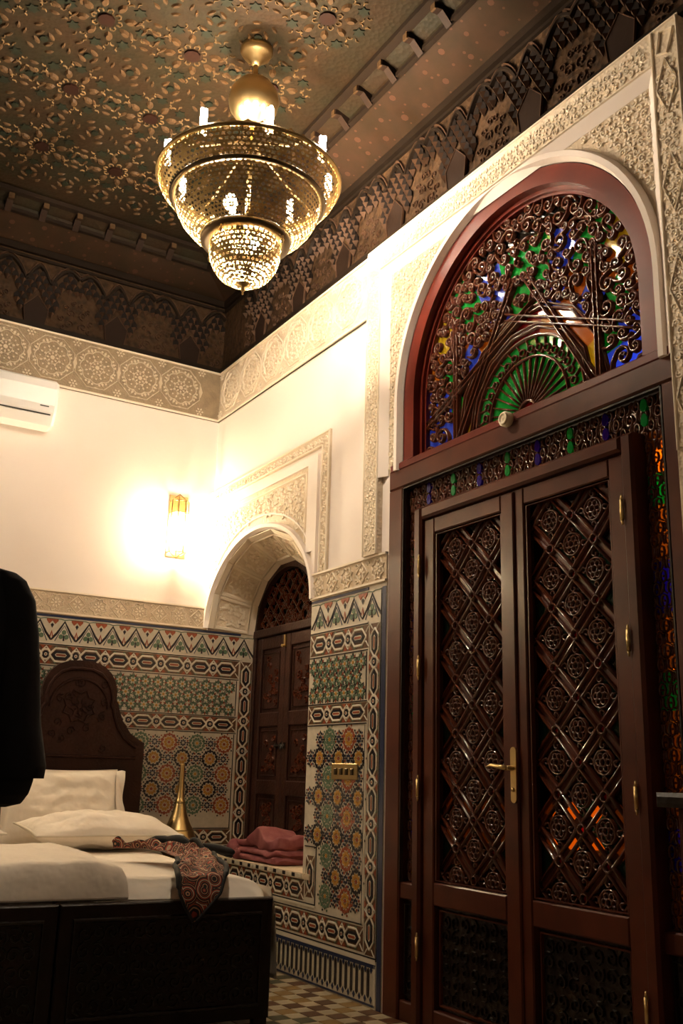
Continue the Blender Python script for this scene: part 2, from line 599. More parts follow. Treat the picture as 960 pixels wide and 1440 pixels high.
levels = [(0.0, Z_FT, 2), (0.0, Z1, 0), (D2, Z2, 1), (D2 + 0.01, Z2 + 0.03, 1), (D3, Z3 - 0.01, 1), (D3, Z_CEIL, 0)]
for (d0, z0, m0), (d1, z1, m1) in zip(levels[:-1], levels[1:]):
    a, b = ring_pts(d0, z0), ring_pts(d1, z1)
    for i in range(4):
        j = (i + 1) % 4
        mb.add([a[i], a[j], b[j], b[i]], [[0, 1, 2, 3]], m0 if z0 != Z1 else 0)
a = ring_pts(D3, Z_CEIL)
mb.add(a, [[0, 1, 2, 3]], 3)
# roof slab above, so that nothing is open to the night
mb.box((RX - 0.2, RY - 0.2, Z_CEIL + 0.02), (0.2, 0.3, Z_CEIL + 0.2), 3)
mb.box((0.02, RY - .2, Z_FT), (0.2, 0.3, Z_CEIL + 0.02), 3)
mb.box((RX - .2, 0.02, Z_FT), (0.2, 0.3, Z_CEIL + 0.02), 3)
ceiling = S(mb.build('ceiling', ['ceiling_cove', 'ceiling_wood', 'frieze_carved', 'ceiling_wood']), 'dark carved and painted wooden ceiling with coved edge and bracket row', 'ceiling')

# moulded edges of the ceiling
mb = MB()
for d, z, h, t in ((0.0, Z1 - 0.045, 0.05, 0.03), (0.0, Z1 - 0.085, 0.02, 0.018)):
    mb.box((RX, -t, z), (0, 0, z + h))
    mb.box((-t, RY, z), (0, -t, z + h))
mb.build('molding', 'frieze_mold', ceiling)
mb = MB()
for d, z, h, t in ((D3 - 0.03, Z3 - 0.02, 0.03, 0.05), (D2 - 0.015, Z2 - 0.02, 0.025, 0.03)):
    mb.box((RX + d, -d - t, z), (-d, -d, z + h))
    mb.box((-d - t, RY + d, z), (-d, -d - t, z + h))
mb.build('molding', 'frieze_mold', ceiling)
mb = MB()
mb.box((RX, -0.03, Z_FT - 0.012), (0, 0, Z_FT + 0.02))
mb.box((-0.03, RY, Z_FT - 0.012), (0, -0.03, Z_FT + 0.02))
mb.build('molding', 'frieze_mold', ceiling)

# corbel brackets carrying the ceiling panel
mb = MB()
pr = [(0, 0), (0.095, 0), (0.10, 0.05), (0.06, 0.045), (0.0, 0.105)]
mb.slab([(a, b) for a, b in pr], -0.022, 0.022, 0)
mb.slab([(0.094, 0.004), (0.106, 0.004), (0.106, 0.052), (0.094, 0.052)], -0.018, 0.018, 1)
bracket = mb.mesh('bracket', ['frieze_panel', 'ceiling_petal'])
for k in range(16):                        # along the back wall
    x = -0.626 - 0.2375 * k
    if x > RX + .5:
        inst(bracket, 'bracket', ceiling, T(x, -D2 - 0.005, Z3 - 0.005) @ frame((0, -1, 0), (0, 0, -1), (1, 0, 0)))
for k in range(26):                        # along the door wall
    y = -0.62 - 0.2475 * k + 0.0
    inst(bracket, 'bracket', ceiling, T(-D2 - 0.005, y - 0.01, Z3 - 0.005) @ frame((-1, 0, 0), (0, 0, -1), (0, -1, 0)))

# painted dots on the cove
mb = MB()
random.seed(11)
SL = atan2(Z2 - Z1, D2)


def cove_pt(side, s_, t):                  # s_ along the wall, t 0..1 up the cove
    d, z = t * D2, Z1 + t * (Z2 - Z1) - 0.0015
    return (-s_, -d, z) if side == 0 else (-d, -s_, z)


for side, smax in ((0, 2.6), (1, 4.9)):
    s_ = 0.35
    k = 0
    while s_ < smax:
        for t, r in ((0.3 + 0.4 * (k % 2), 0.020), (0.15, 0.008), (0.5, 0.009), (0.85, 0.008)):
            r2_ = r * random.uniform(0.7, 1.15)
            ss = s_ + random.uniform(-0.04, 0.04)
            tt = min(0.93, max(0.07, t + random.uniform(-.08, .08)))
            ring_ = [cove_pt(side, ss + r2_ * cos(2 * pi * q / 8), tt + r2_ * sin(2 * pi * q / 8) / D2) for q in range(8)]
            mb.add(ring_, [list(range(8))])
        s_ += 0.105
        k += 1
tag(mb.build('painted_dots', 'ceiling_dot', ceiling), kind='stuff')

# ceiling rosettes: ten almond petals, chevrons and small stars
mb = MB()


def almond(c, a, l, wd, n=5):
    out = []
    for i in range(2 * n):
        t = i / n
        x = (t if t <= 1 else 2 - t) * 2 - 1
        y = wd * (1 - x * x) ** 0.6 * (1 if t <= 1 else -1)
        out.append((c[0] + cos(a) * x * l - sin(a) * y, c[1] + sin(a) * x * l + cos(a) * y))
    return out


def dome(mb, pts, w0, w1, m):
    n = len(pts)
    cx, cy = sum(p[0] for p in pts) / n, sum(p[1] for p in pts) / n
    a = sum(pts[i][0] * pts[(i + 1) % n][1] - pts[(i + 1) % n][0] * pts[i][1] for i in range(n))
    if a < 0:
        pts = pts[::-1]
    vs_ = [(*p, w0) for p in pts] + [(cx + (p[0] - cx) * .6, cy + (p[1] - cy) * .6, w1) for p in pts]
    mb.add(vs_, [list(range(n, 2 * n))] + [[i, (i + 1) % n, n + (i + 1) % n, n + i] for i in range(n)], m)


NP = 8
mb.poly(circ((0, 0), 0.045, 10), 0, 0.012, 2)
for k in range(NP):
    a = 2 * pi * (k + .5) / NP
    dome(mb, almond((0.125 * cos(a), 0.125 * sin(a)), a, 0.036, 0.021), 0, 0.016, 0)
    a = 2 * pi * k / NP
    c = (0.068 * cos(a), 0.068 * sin(a))
    mb.strip([(c[0] + 0.016 * cos(a + q), c[1] + 0.016 * sin(a + q)) for q in (-2.2, -1.1, 0, 1.1, 2.2)], 0.007, 0, 0.008, 1)
    c = (0.195 * cos(a), 0.195 * sin(a))
    mb.poly([q for i in range(6) for q in (
        (c[0] + 0.036 * cos(2 * pi * i / 6), c[1] + 0.036 * sin(2 * pi * i / 6)),
        (c[0] + 0.022 * cos(2 * pi * (i + .5) / 6), c[1] + 0.022 * sin(2 * pi * (i + .5) / 6)))], 0, 0.006, 3)
    for q in (-1, 1):
        c2 = (0.178 * cos(a + q * .28), 0.178 * sin(a + q * .28))
        mb.strip([(c2[0] + 0.016 * cos(a + q * 1.2 + e), c2[1] + 0.016 * sin(a + q * 1.2 + e)) for e in (-1.1, -.4, .4, 1.1)], 0.007, 0, 0.008, 1)
        c2 = (0.225 * cos(a + q * .2), 0.225 * sin(a + q * .2))
        mb.strip([(c2[0] + 0.016 * cos(a + q * 2 + e), c2[1] + 0.016 * sin(a + q * 2 + e)) for e in (-1.1, 0, 1.1)], 0.007, 0, 0.008, 1)
rose = mb.mesh('ceiling_rosette', ['ceiling_petal', 'ceiling_chevron', 'ceiling_red', 'ceiling_green'])
mb = MB()
for k in range(4):
    a = pi / 4 + k * pi / 2
    dome(mb, almond((0.045 * cos(a), 0.045 * sin(a)), a + pi / 2, 0.032, 0.012), 0, 0.012, 0)
mb.poly(circ((0, 0), 0.022, 8), 0, 0.010, 2)
for k in range(6):
    a = 2 * pi * k / 6
    dome(mb, almond((0.105 * cos(a), 0.105 * sin(a)), a + pi / 2, 0.028, 0.010), 0, 0.010, 0)
knot = mb.mesh('ceiling_knot', ['ceiling_petal', 'ceiling_chevron', 'ceiling_green', 'ceiling_red'])
for i in range(8):
    for j in range(9):
        x, y = -0.79 - 0.49 * i, -0.99 - 0.65 * j
        if x > RX + .6 and y > -6.6:
            inst(rose, 'ceiling_rosette', ceiling, T(x, y, Z_CEIL - 0.0005) @ FC)
            if x - .245 > RX + .6:
                inst(knot, 'ceiling_knot', ceiling, T(x - 0.245, y + 0.325, Z_CEIL - 0.0005) @ FC)
                inst(knot, 'ceiling_knot', ceiling, T(x - 0.245, y, Z_CEIL - 0.0005) @ FC @ RZ(0.5))
            inst(knot, 'ceiling_knot', ceiling, T(x, y + 0.325, Z_CEIL - 0.0005) @ FC @ RZ(0.26))

# stalactite frieze under the cove, one carved panel per bay
BAY = 0.59


def lobe(u):                               # outline of the scalloped arches, u from the narrow peak
    u = abs(u)
    if u < 0.09:
        return 0.455 - 0.13 * (u / 0.09) ** 1.6
    t = (u - 0.09) / 0.205
    return 0.325 + 0.15 * sin(pi * min(1, t * 0.75)) ** 0.8 if t < 0.667 else 0.475 - 0.045 * ((t - 0.667) / 0.333) ** 1.5


mb = MB()
path = [(BAY * (i / 44 - .5), lobe(BAY * (i / 44 - .5))) for i in range(45)]
mb.strip(path, 0.028, 0, 0.022, 0)
mb.strip([(p[0], p[1] + 0.03) for p in path], 0.014, 0, 0.014, 1)
row = 0
z = 0.455
while z > 0.05:
    n = 11
    for i in range(n):
        u = (i - (n - 1) / 2 + (0.5 if row % 2 else 0)) * 0.056
        if abs(u) > BAY / 2 - 0.01:
            continue
        dp = lobe(u) - z
        lim = 0.20 if abs(u) < 0.11 else 0.15 + 0.22 * max(0.0, 1 - abs(abs(u) - 0.11) / 0.06)
        pent = abs(u) < 0.075 and z < 0.235
        if 0.018 < dp < lim and not pent:
            mb.poly([(u - 0.023, z - 0.026), (u + 0.023, z - 0.026), (u + 0.021, z + 0.004), (u, z + 0.032), (u - 0.021, z + 0.004)], 0, 0.012, 2)
            mb.add([(u - 0.024, z - 0.024, 0.006), (u + 0.024, z - 0.024, 0.006), (u, z - 0.066, 0.006), (u, z - 0.030, 0.040)],
                   [[0, 3, 1][::-1], [0, 2, 3], [2, 1, 3]], 1)
    z -= 0.053
    row += 1
mb.poly([(-0.072, 0.0), (0.072, 0.0), (0.088, 0.12), (0.03, 0.185), (0, 0.22), (-0.03, 0.185), (-0.088, 0.12)], 0, 0.018, 3)
mb.strip([(-0.072, 0.0), (-0.088, 0.12), (-0.03, 0.185), (0, 0.22), (0.03, 0.185), (0.088, 0.12), (0.072, 0.0)], 0.008, 0.012, 0.012, 1)
random.seed(5)
for sgn in (-1, 1):
    for (x, y, r) in ((0.245, 0.06, 0.035), (0.19, 0.1, 0.028), (0.25, 0.15, 0.034), (0.2, 0.035, 0.022), (0.215, 0.19, 0.025), (0.27, 0.23, 0.024)):
        mb.strip(spiral((sgn * x, y), r, random.uniform(0, 6), 1.2, sgn, 10), 0.008, 0, 0.009, 1)
bay = mb.mesh('frieze_bay', ['frieze_mold', 'frieze_light', 'frieze_dark', 'frieze_panel'])
for k in range(6):
    inst(bay, 'frieze_bay', ceiling, FB @ T(-0.295 - 0.595 * k, Z_FT + 0.02, 0.002))
for k in range(8):
    u = 0.117 + 0.5845 * k
    if k == 0:
        u = 0.22
        continue
    inst(bay, 'frieze_bay', ceiling, FR @ T(u, Z_FT + 0.02, 0.002))

# ================================================================== CARVED PLASTER
def medallion(rel, gnd):
    mb = MB()
    mb.poly(circ((0, 0), 0.016, 8), 0, 0.010, 0)
    for k in range(8):
        a = 2 * pi * k / 8
        mb.poly(kite(a, 0.022, 0.046, 0.007), 0, 0.009, 0)
        mb.poly(circ((0.058 * cos(a + .39), 0.058 * sin(a + .39)), 0.009, 6), 0, 0.009, 0)
        c = (0.088 * cos(a), 0.088 * sin(a))
        mb.poly(circ(c, 0.007, 6), 0, 0.008, 0)
        mb.poly(kite(a + .39, 0.072, 0.098, 0.008), 0, 0.009, 0)
        mb.poly(kite(a + .39, 0.112, 0.150, 0.010), 0, 0.009, 0)
        mb.poly(kite(a, 0.152, 0.164, 0.02), 0, 0.008, 0)
        for q in (-.2, .2):
            mb.poly(circ((0.136 * cos(a + q), 0.136 * sin(a + q)), 0.009, 6), 0, 0.009, 0)
    mb.ring((0, 0), 0.050, 0.006, 0, 0.009, 0, 20)
    lob = [((0.112 + 0.016 * abs(cos(4 * a_))) * cos(a_), (0.112 + 0.016 * abs(cos(4 * a_))) * sin(a_)) for a_ in [2 * pi * i / 48 for i in range(48)]]
    mb.strip(lob, 0.011, 0, 0.011, 0, True)
    mb.strip(circ((0, 0), 0.172, 8, pi / 8), 0.008, 0, 0.008, 0, True)
    return mb.mesh('medallion', [rel])


def filler(rel):
    mb = MB()
    for y in (-0.16, 0.16):
        for k in range(6):
            a = 2 * pi * k / 6
            mb.poly(kite(a, 0.012, 0.034, 0.008, c=(0, y)), 0, 0.008, 0)
        mb.poly(circ((0, y), 0.008, 6), 0, 0.009, 0)
    mb.poly(kite(0, -0.016, 0.016, 0.05), 0, 0.007, 0)
    return mb.mesh('filler_knot', [rel])


zc = (Z_FT + Z_FB) / 2
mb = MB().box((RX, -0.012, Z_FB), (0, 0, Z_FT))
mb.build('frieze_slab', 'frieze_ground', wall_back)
mb = MB()
for v in (Z_FB + 0.008, Z_FT - 0.02):
    mb.box((RX, -0.024, v - 0.008), (0, 0, v + 0.006))
mb.build('molding', 'plaster_relief', wall_back)
med_b, fil_b = medallion('frieze_relief', 'frieze_ground'), filler('frieze_relief')
for k in range(12):
    u = -0.0 - 0.33 * k
    if k:
        inst(med_b, 'medallion', wall_back, FB @ T(u - 0.011, zc, 0.012))
    inst(fil_b, 'filler_knot', wall_back, FB @ T(u - 0.176, zc, 0.012))
MB().box((0, Z_FB, 0), (2.2, Z_FT, 0.012)).build('frieze_slab', 'plaster_panel', wall_right)  # paler ground than the back frieze, stronger light put into the colour
mb = MB()
for v in (Z_FB + 0.008, Z_FT - 0.02):
    mb.box((0.02, v - 0.008, 0), (2.2, v + 0.006, 0.024))
mb.build('molding', 'plaster_relief', wall_right)
med_r, fil_r = medallion('plaster_relief', ''), filler('plaster_relief')
for k in range(6):
    inst(med_r, 'medallion', wall_right, T(0.22 + 0.345 * k, zc, 0.012))
    inst(fil_r, 'filler_knot', wall_right, T(0.045 + 0.345 * k, zc, 0.012))


def tracery(mb, test, u0, u1, v0, v1, p=0.055, w0=0.0, h=0.007, seed=1, m=0):
    random.seed(seed)
    j = 0
    v = v0 + p / 2
    while v < v1 - p * .3:
        u = u0 + p / 2 + (p / 2 if j % 2 else 0)
        while u < u1 - p * .3:
            if test(u, v):
                if (j + int((u - u0) / p)) % 3:
                    a = random.uniform(0, 6)
                    mb.strip([(u + p * .33 * cos(a + q), v + p * .33 * sin(a + q)) for q in (0, .9, 1.8, 2.7, 3.6, 4.5)], p * .24, w0, h, m)
                    mb.poly(circ((u, v), p * .1, 5), w0, w0 + h, m)
                else:
                    for q in range(4):
                        mb.poly(kite(q * pi / 2 + .5, p * .06, p * .48, p * .15, c=(u, v)), w0, w0 + h, m)
            u += p
        v += p * .8
        j += 1
    return mb


yes = lambda u, v: True


def star_cell(mb, c, r, w0, h=0.008, m=0):
    a8 = [(c[0] + (r if i % 2 else r * .76) * cos(pi * i / 8), c[1] + (r if i % 2 else r * .76) * sin(pi * i / 8)) for i in range(16)]
    mb.strip(a8, r * .13, w0, h, m, True)
    for k in range(8):
        mb.poly(kite(2 * pi * k / 8 + .2, r * .2, r * .62, r * .1, c=c), w0, w0 + h, m)
    mb.poly(circ(c, r * .14, 6), w0, w0 + h, m)


def plaster_band(parent, M0, u0, u1):
    b = MB().box((u0, Z_TT, 0), (u1, Z_PT, 0.010)).build('plaster_band', 'plaster_ground', parent, M0)
    mb = MB()
    for v in (Z_TT + 0.012, Z_PT - 0.006):
        mb.box((u0, v - 0.006, 0.0), (u1, v + 0.006, 0.020))
    n = max(1, round((u1 - u0) / 0.15))
    p = (u1 - u0) / n
    for i in range(n):
        c = (u0 + p * (i + .5), (Z_TT + Z_PT) / 2)
        if i % 2:
            mb.strip([(c[0] - .06, c[1]), (c[0], c[1] + .06), (c[0] + .06, c[1]), (c[0], c[1] - .06)], 0.009, 0.010, 0.008, 0, True)
            for k in range(6):
                mb.poly(kite(2 * pi * k / 6, 0.008, 0.036, 0.007, c=c), 0.010, 0.018, 0)
            for q in ((-.055, .045), (.055, .045), (-.055, -.045), (.055, -.045)):
                mb.strip(spiral((c[0] + q[0], c[1] + q[1]), 0.018, 0, 1, 1, 7), 0.006, .010, .007)
        else:
            star_cell(mb, c, 0.062, 0.010)
    mb.build('carved_stars', 'plaster_relief', b)


plaster_band(wall_back, FB, -3.0, 0.0)
MB().box((RX, Z_TT, 0), (-3.0, Z_PT, 0.010)).build('plaster_band', 'plaster_ground', wall_back, FB)
plaster_band(wall_right, None, UN, 2.41)

# carved strip round the niche, plain fillet and carved spandrel
mb = MB().box((0, 3.075, 0), (1.77, 3.166, 0.014)).box((1.675, Z_PT, 0), (1.77, 3.075, 0.014))
st = mb.build('niche_border', 'plaster_ground', wall_right)
mb = MB()
for a, b in (((0, 3.158), (1.77, 3.158)), ((0.0, 3.083), (1.675, 3.083)), ((1.762, Z_PT), (1.762, 3.158)), ((1.683, Z_PT), (1.683, 3.083))):
    mb.strip([a, b], 0.012, 0.014, 0.008)
tracery(mb, yes, 0.0, 1.76, 3.09, 3.155, 0.046, 0.014, 0.007, 4)
tracery(mb, yes, 1.69, 1.76, Z_PT, 3.09, 0.046, 0.014, 0.007, 5)
mb.build('carved_vine', 'plaster_relief', st)
mb = MB().box((0, 2.985, 0), (1.52, 3.04, 0.022)).box((1.52, 2.42, 0), (1.64, 3.04, 0.022)).box((1.602, Z_PT, 0), (1.64, 2.42, 0.022))
mb.build('niche_fillet', 'plaster', wall_right)
mb = MB()
col_quads(mb, [0.0, us_n[0]], const(2.12), const(2.985), 0.004)
col_quads(mb, us_n, lambda u: arch_n(u) + 0.0, const(2.985), 0.004)
sp = mb.build('niche_spandrel', 'plaster_panel', wall_right)
mb = MB()
tracery(mb, lambda u, v: v > arch_n(u) + 0.10 and u < 1.46, 0.05, 1.5, 2.2, 2.95, 0.07, 0.004, 0.010, 6)
mb.strip([(0.03, 2.95), (1.48, 2.95), (1.48, 2.50)], 0.014, 0.004, 0.012)
mb.build('carved_vine', 'plaster_relief', sp)
mb = MB()
lip = [(0.815 - 0.80 * cos(pi * i / 32), 2.12 + 0.60 * sin(pi * i / 32)) for i in range(33)]
mb.strip(lip, 0.05, 0.0, 0.03)
mb.strip([(0.815 - 0.83 * cos(pi * i / 32), 2.14 + 0.66 * sin(pi * i / 32) ** .9) for i in range(3, 31)], 0.02, 0.0, 0.016)
mb.build('arch_lip', 'plaster', wall_right)

# niche vault, splayed jamb and back
ND = 0.41


def vault(th, t):                          # th 0..1 around the arch, t 0..1 into the wall
    a = pi * th
    o = Vector((0.815 - 0.785 * cos(a), 2.12 + 0.58 * sin(a), 0.0))
    i = Vector((0.5 - 0.5 * cos(a), 2.10 + 0.50 * sin(a), -ND))
    return o.lerp(i, t)


def vault_n(th, t):
    e = 0.004
    n = (vault(th + e, t) - vault(th - e, t)).cross(vault(th, t + e) - vault(th, t - e)).normalized()
    c = Vector((0.65, 1.8, -0.2)) - vault(th, t)
    return n if n.dot(c) > 0 else -n


mb = MB().grid(lambda a, b: vault(a, b), 40, 4)
mb.add([(UN, Z_BENCH, 0), (1.0, Z_BENCH, -ND), (1.0, 2.12, -ND), (UN, 2.14, 0)], [[0, 1, 2, 3]])
mb.add([(0, Z_BENCH, -ND), (1.7, Z_BENCH, -ND), (1.7, 2.8, -ND - .06), (0, 2.8, -ND - .06), (0, Z_BENCH, -ND - .06), (1.7, Z_BENCH, -ND - .06)], [[2, 3, 4, 5]])
va = mb.build('niche_vault', 'plaster_panel', wall_right)
mb = MB()
for k in range(7):                         # carved panels of the soffit, drawn in (angle, depth) and wrapped on the vault
    a0, a1 = k / 7 + 0.008, (k + 1) / 7 - 0.008
    mb.strip([(a0, 0.14), (a1, 0.14), (a1, 0.80), (a0, 0.80)], 0.02, 0, 0.014, 0, True)
    mb.poly([(a0 - .007, 0), (a1 + .007, 0), (a1 + .007, .11), (a0 - .007, .11)], 0, .006)
    mb.poly([(a0 - .007, .84), (a1 + .007, .84), (a1 + .007, 1), (a0 - .007, 1)], 0, .006)
    c = ((a0 + a1) / 2, 0.47)
    rr = 0.055
    mb.strip([(c[0] + .052 * cos(pi * i / 8 ) * (1 if i % 2 else .72), c[1] + .27 * sin(pi * i / 8) * (1 if i % 2 else .72)) for i in range(16)], 0.012, 0, 0.010, 0, True)
    random.seed(k)
    for q in range(26):
        p = (random.uniform(a0 + .014, a1 - .014), random.uniform(0.2, 0.74))
        s_ = random.uniform(.6, 1)
        mb.poly([(p[0] + .009 * s_ * cos(2 * pi * i / 5 + q), p[1] + .035 * s_ * sin(2 * pi * i / 5 + q)) for i in range(5)], 0, 0.009)
mb.map(lambda a, b, h: vault(a, b) + vault_n(a, b) * h)
mb.build('carved_panels', 'plaster_relief', va)

# ---- plaster surround of the great door
WS = 0.035
mb = MB()
mb.box((2.2, Z_PT, 0), (2.345, Z_FT, WS))
mb.box((2.345, 3.985, 0), (4.38, Z_FT, WS))
mb.box((4.38, 0, 0), (4.52, Z_FT, WS))
sur = mb.build('door_surround', 'plaster_panel', wall_right)
mb = MB()
tracery(mb, yes, 2.212, 2.335, Z_PT + .02, 3.97, 0.043, WS, 0.006, 7)
tracery(mb, yes, 2.36, 4.37, 4.0, Z_FT - .01, 0.046, WS, 0.006, 8)
tracery(mb, yes, 4.392, 4.51, 2.3, 3.97, 0.043, WS, 0.006, 9)
for a, b in (((2.206, Z_PT), (2.206, 4.14)), ((2.34, Z_PT), (2.34, 3.99)), ((2.206, 4.145), (4.514, 4.145)), ((2.34, 3.99), (4.385, 3.99)), ((4.385, 2.3), (4.385, 4.145)), ((4.514, 2.3), (4.514, 4.145))):
    mb.strip([a, b], 0.010, WS, 0.008)
for v in (2.5, 2.95, 3.4, 3.85):
    mb.strip([(4.40, v), (4.45, v + .13), (4.50, v), (4.45, v - .13)], 0.008, WS, 0.010, 0, True)
mb.strip([(4.41, 4.02), (4.46, 4.00), (4.50, 4.10), (4.43, 4.12)], 0.009, WS, 0.010, 0, True)
mb.build('carved_vine', 'plaster_relief', sur)
mb = MB()                                   # plain sloping fillet inside the border
for (a, b, c, d) in (((2.345, 2.70), (2.405, 2.70), (2.405, 3.93), (2.345, 3.985)), ((2.345, 3.985), (2.405, 3.93), (4.33, 3.93), (4.38, 3.985)), ((4.38, 3.985), (4.33, 3.93), (4.33, 2.7), (4.38, 2.7))):
    mb.add([(*a, WS), (*b, 0.004), (*c, 0.004), (*d, WS)], [[0, 1, 2, 3]])
mb.build('fillet', 'plaster', wall_right)
mb = MB()
tracery(mb, lambda u, v: hypot(u - DC, max(0, v - 3.085)) > 0.965, 2.40, 4.34, 2.72, 3.935, 0.05, 0.002, 0.008, 10)
mb.build('spandrel_tracery', 'plaster_relief', wall_right)
mb = MB()
col_quads(mb, [2.405, DC - .93], const(2.70), const(3.93), 0.002)
col_quads(mb, [DC - .93 * cos(pi * i / 30) for i in range(31)], lambda u: 3.085 + sqrt(max(0, .93 ** 2 - (u - DC) ** 2)), lambda u: max(3.93, 3.085 + sqrt(max(0, .93 ** 2 - (u - DC) ** 2))), 0.002)
col_quads(mb, [DC + .93, 4.33 + .03], const(2.70), const(3.93), 0.002)
mb.build('spandrel_ground', 'plaster_ground', wall_right)
mb = MB()
lip = [(DC - 0.91, 2.7)] + [(DC - 0.91 * cos(pi * i / 40), 3.085 + 0.91 * sin(pi * i / 40)) for i in range(41)] + [(DC + 0.91, 2.7)]
mb.strip(lip, 0.055, 0.0, 0.035)
mb.build('arch_lip', 'plaster', wall_right)

# ================================================================== MOSAIC DADO
TW, TL, TK, TB, TG, TY, TR = range(7)
TM = ['tile_white', 'tile_line', 'tile_black', 'tile_blue', 'tile_green', 'tile_yellow', 'tile_red', 'tile_brown']


def rosette(pet, scal, cen):
    mb = MB()
    mb.poly(circ((0, 0), 0.009, 8), 0, 0.003, cen)
    for k in range(10):
        a = 2 * pi * k / 10
        mb.poly(kite(a, 0.011, 0.036, 0.009, 0.026), 0, 0.0028, pet)
        mb.poly(kite(a + pi / 10, 0.034, 0.058, 0.0125, 0.046), 0, 0.003, scal)
        mb.poly(kite(a, 0.040, 0.055, 0.0065), 0, 0.0026, scal)
        mb.poly(kite(a, 0.058, 0.070, 0.006), 0, 0.0026, TK if k % 2 else scal)
    return mb.mesh('rosette', TM)


ROS = {'y': rosette(TY, TK, TR), 'g': rosette(TG, TG, TY), 'r': rosette(TY, TR, TR)}
mb = MB()
for k in range(8):
    a = 2 * pi * k / 8
    mb.poly(kite(a, 0.006, 0.024, 0.006), 0, 0.0025, TB if k % 2 else TK)
    mb.poly(kite(a + pi / 8, 0.024, 0.040, 0.007), 0, 0.0025, TK if k % 2 else TR)
    mb.poly(kite(a, 0.030, 0.046, 0.005), 0, 0.0025, TB if k % 2 else TK)
STAR = mb.mesh('star_tile', TM)


def oct_(hl, hh, c=0.5):
    k = hh * c
    return [(-hl + k, -hh), (hl - k, -hh), (hl, -hh + k), (hl, hh - k), (hl - k, hh), (-hl + k, hh), (-hl, hh - k), (-hl, -hh + k)]


mb = MB()
mb.poly(oct_(0.062, 0.026, 0.9), 0, 0.003, TK)
mb.poly(oct_(0.040, 0.011, 0.9), 0.003, 0.0045, TW)
mb.poly(oct_(0.034, 0.006, 0.9), 0.0045, 0.0055, TR)
mb.poly([(-0.104, -0.058), (0.104, -0.058), (0.104, 0.058), (-0.104, 0.058)], 0, 0.0006, 7)
mb.strip(oct_(0.077, 0.041, 0.95), 0.015, 0, 0.004, TL, True)
for x in (-1, 1):
    mb.strip([(x * .075, .022), (x * .104, .052)], .009, 0, .0035, TL)
    mb.strip([(x * .075, -.022), (x * .104, -.052)], .009, 0, .0035, TL)
for x in (-1, 1):
    mb.poly([(x * 0.02, 0.044), (x * 0.05, 0.044), (x * 0.035, 0.056)], 0, 0.002, TG)
    mb.poly([(x * 0.02, -0.044), (x * 0.05, -0.044), (x * 0.035, -0.056)], 0, 0.002, TG)
CART = mb.mesh('cartouche_tile', TM)
mb = MB()
mb.poly(circ((0, 0), 0.023, 8, pi / 8), 0, 0.003, TK)
mb.poly(circ((0, 0), 0.011, 8, pi / 8), 0.003, 0.0045, TW)
mb.poly(circ((0, 0), 0.006, 6), 0.0045, 0.0055, TR)
mb.strip(circ((0, 0), 0.033, 8, pi / 8), 0.013, 0, 0.004, TL, True)
for x in (-1, 1):
    mb.poly([(x * 0.008, 0.057), (x * 0.042, 0.057), (x * 0.024, 0.034)], 0, 0.0025, TR)
    mb.poly([(x * 0.008, -0.057), (x * 0.042, -0.057), (x * 0.024, -0.034)], 0, 0.0025, TR)
OCT = mb.mesh('octagon_tile', TM)


def chain(parent, M0, a, b, c0, c1, vert=False):
    L = b - a
    n = max(1, round(L / 0.205))
    p = L / n
    sy = (c1 - c0) / 0.116
    for i in range(n):
        for me, nm, off in ((CART, 'cartouche_tile', 0.5), (OCT, 'octagon_tile', 0.0)):
            s_ = a + p * (i + off)
            if nm == 'octagon_tile' and i == 0:
                s_ = a + 0.02
                continue
            pos = ((c0 + c1) / 2, s_) if vert else (s_, (c0 + c1) / 2)
            inst(me, nm, parent, M0 @ T(pos[0], pos[1], 0.0062 + (0.0007 if off == 0 else 0)) @ (RZ(pi / 2) if vert else Matrix()) @ Matrix.Diagonal((min(1.05, p / 0.205), sy, 1, 1)))


def lines(parent, M0, segs):               # thin dark and pale fillets between the bands
    mb = MB()
    for (u0, v0, u1, v1, m) in segs:
        mb.box((u0, v0, 0.005), (u1, v1, 0.0095), m)
    mb.build('fillet_tiles', TM, parent, M0)


mb = MB()                                   # tree band unit: zigzag, trefoil, crown
mb.strip([(-0.09, -0.065), (-0.05, -0.02), (0, 0.06), (0.05, -0.02), (0.09, -0.065)], 0.016, 0, 0.0035, TK)
mb.strip([(-0.062, -0.075), (-0.034, -0.02), (0, 0.034), (0.034, -0.02), (0.062, -0.075)], 0.006, 0, 0.003, TB)
mb.strip([(-0.09, 0.076), (-0.03, 0.076), (0, 0.07), (0.03, 0.076), (0.09, 0.076)], 0.006, 0, 0.003, TG)
for c in ((0, -0.012), (-0.02, -0.042), (0.02, -0.042)):
    mb.poly(circ(c, 0.017, 7), 0, 0.003, TG)
mb.poly([(-0.006, -0.07), (0.006, -0.07), (0.003, -0.03), (-0.003, -0.03)], 0, 0.004, TK)
TREE = mb.mesh('tree_tile', TM)
mb = MB()
mb.poly([(-0.042, 0.062), (-0.022, 0.04), (0, 0.062), (0.022, 0.04), (0.042, 0.062), (0.042, 0.074), (-0.042, 0.074)], 0, 0.003, TR)
mb.poly(kite(pi / 2, 0.0, 0.034, 0.012, 0.022, c=(0, 0.012)), 0, 0.003, TK)
mb.poly(kite(pi / 2, -0.072, -0.002, 0.017, -0.05), 0, 0.003, TR)
mb.poly(kite(pi / 2, -0.06, -0.02, 0.006, -0.05), 0.003, 0.004, TW)
CROWN = mb.mesh('crown_tile', TM)

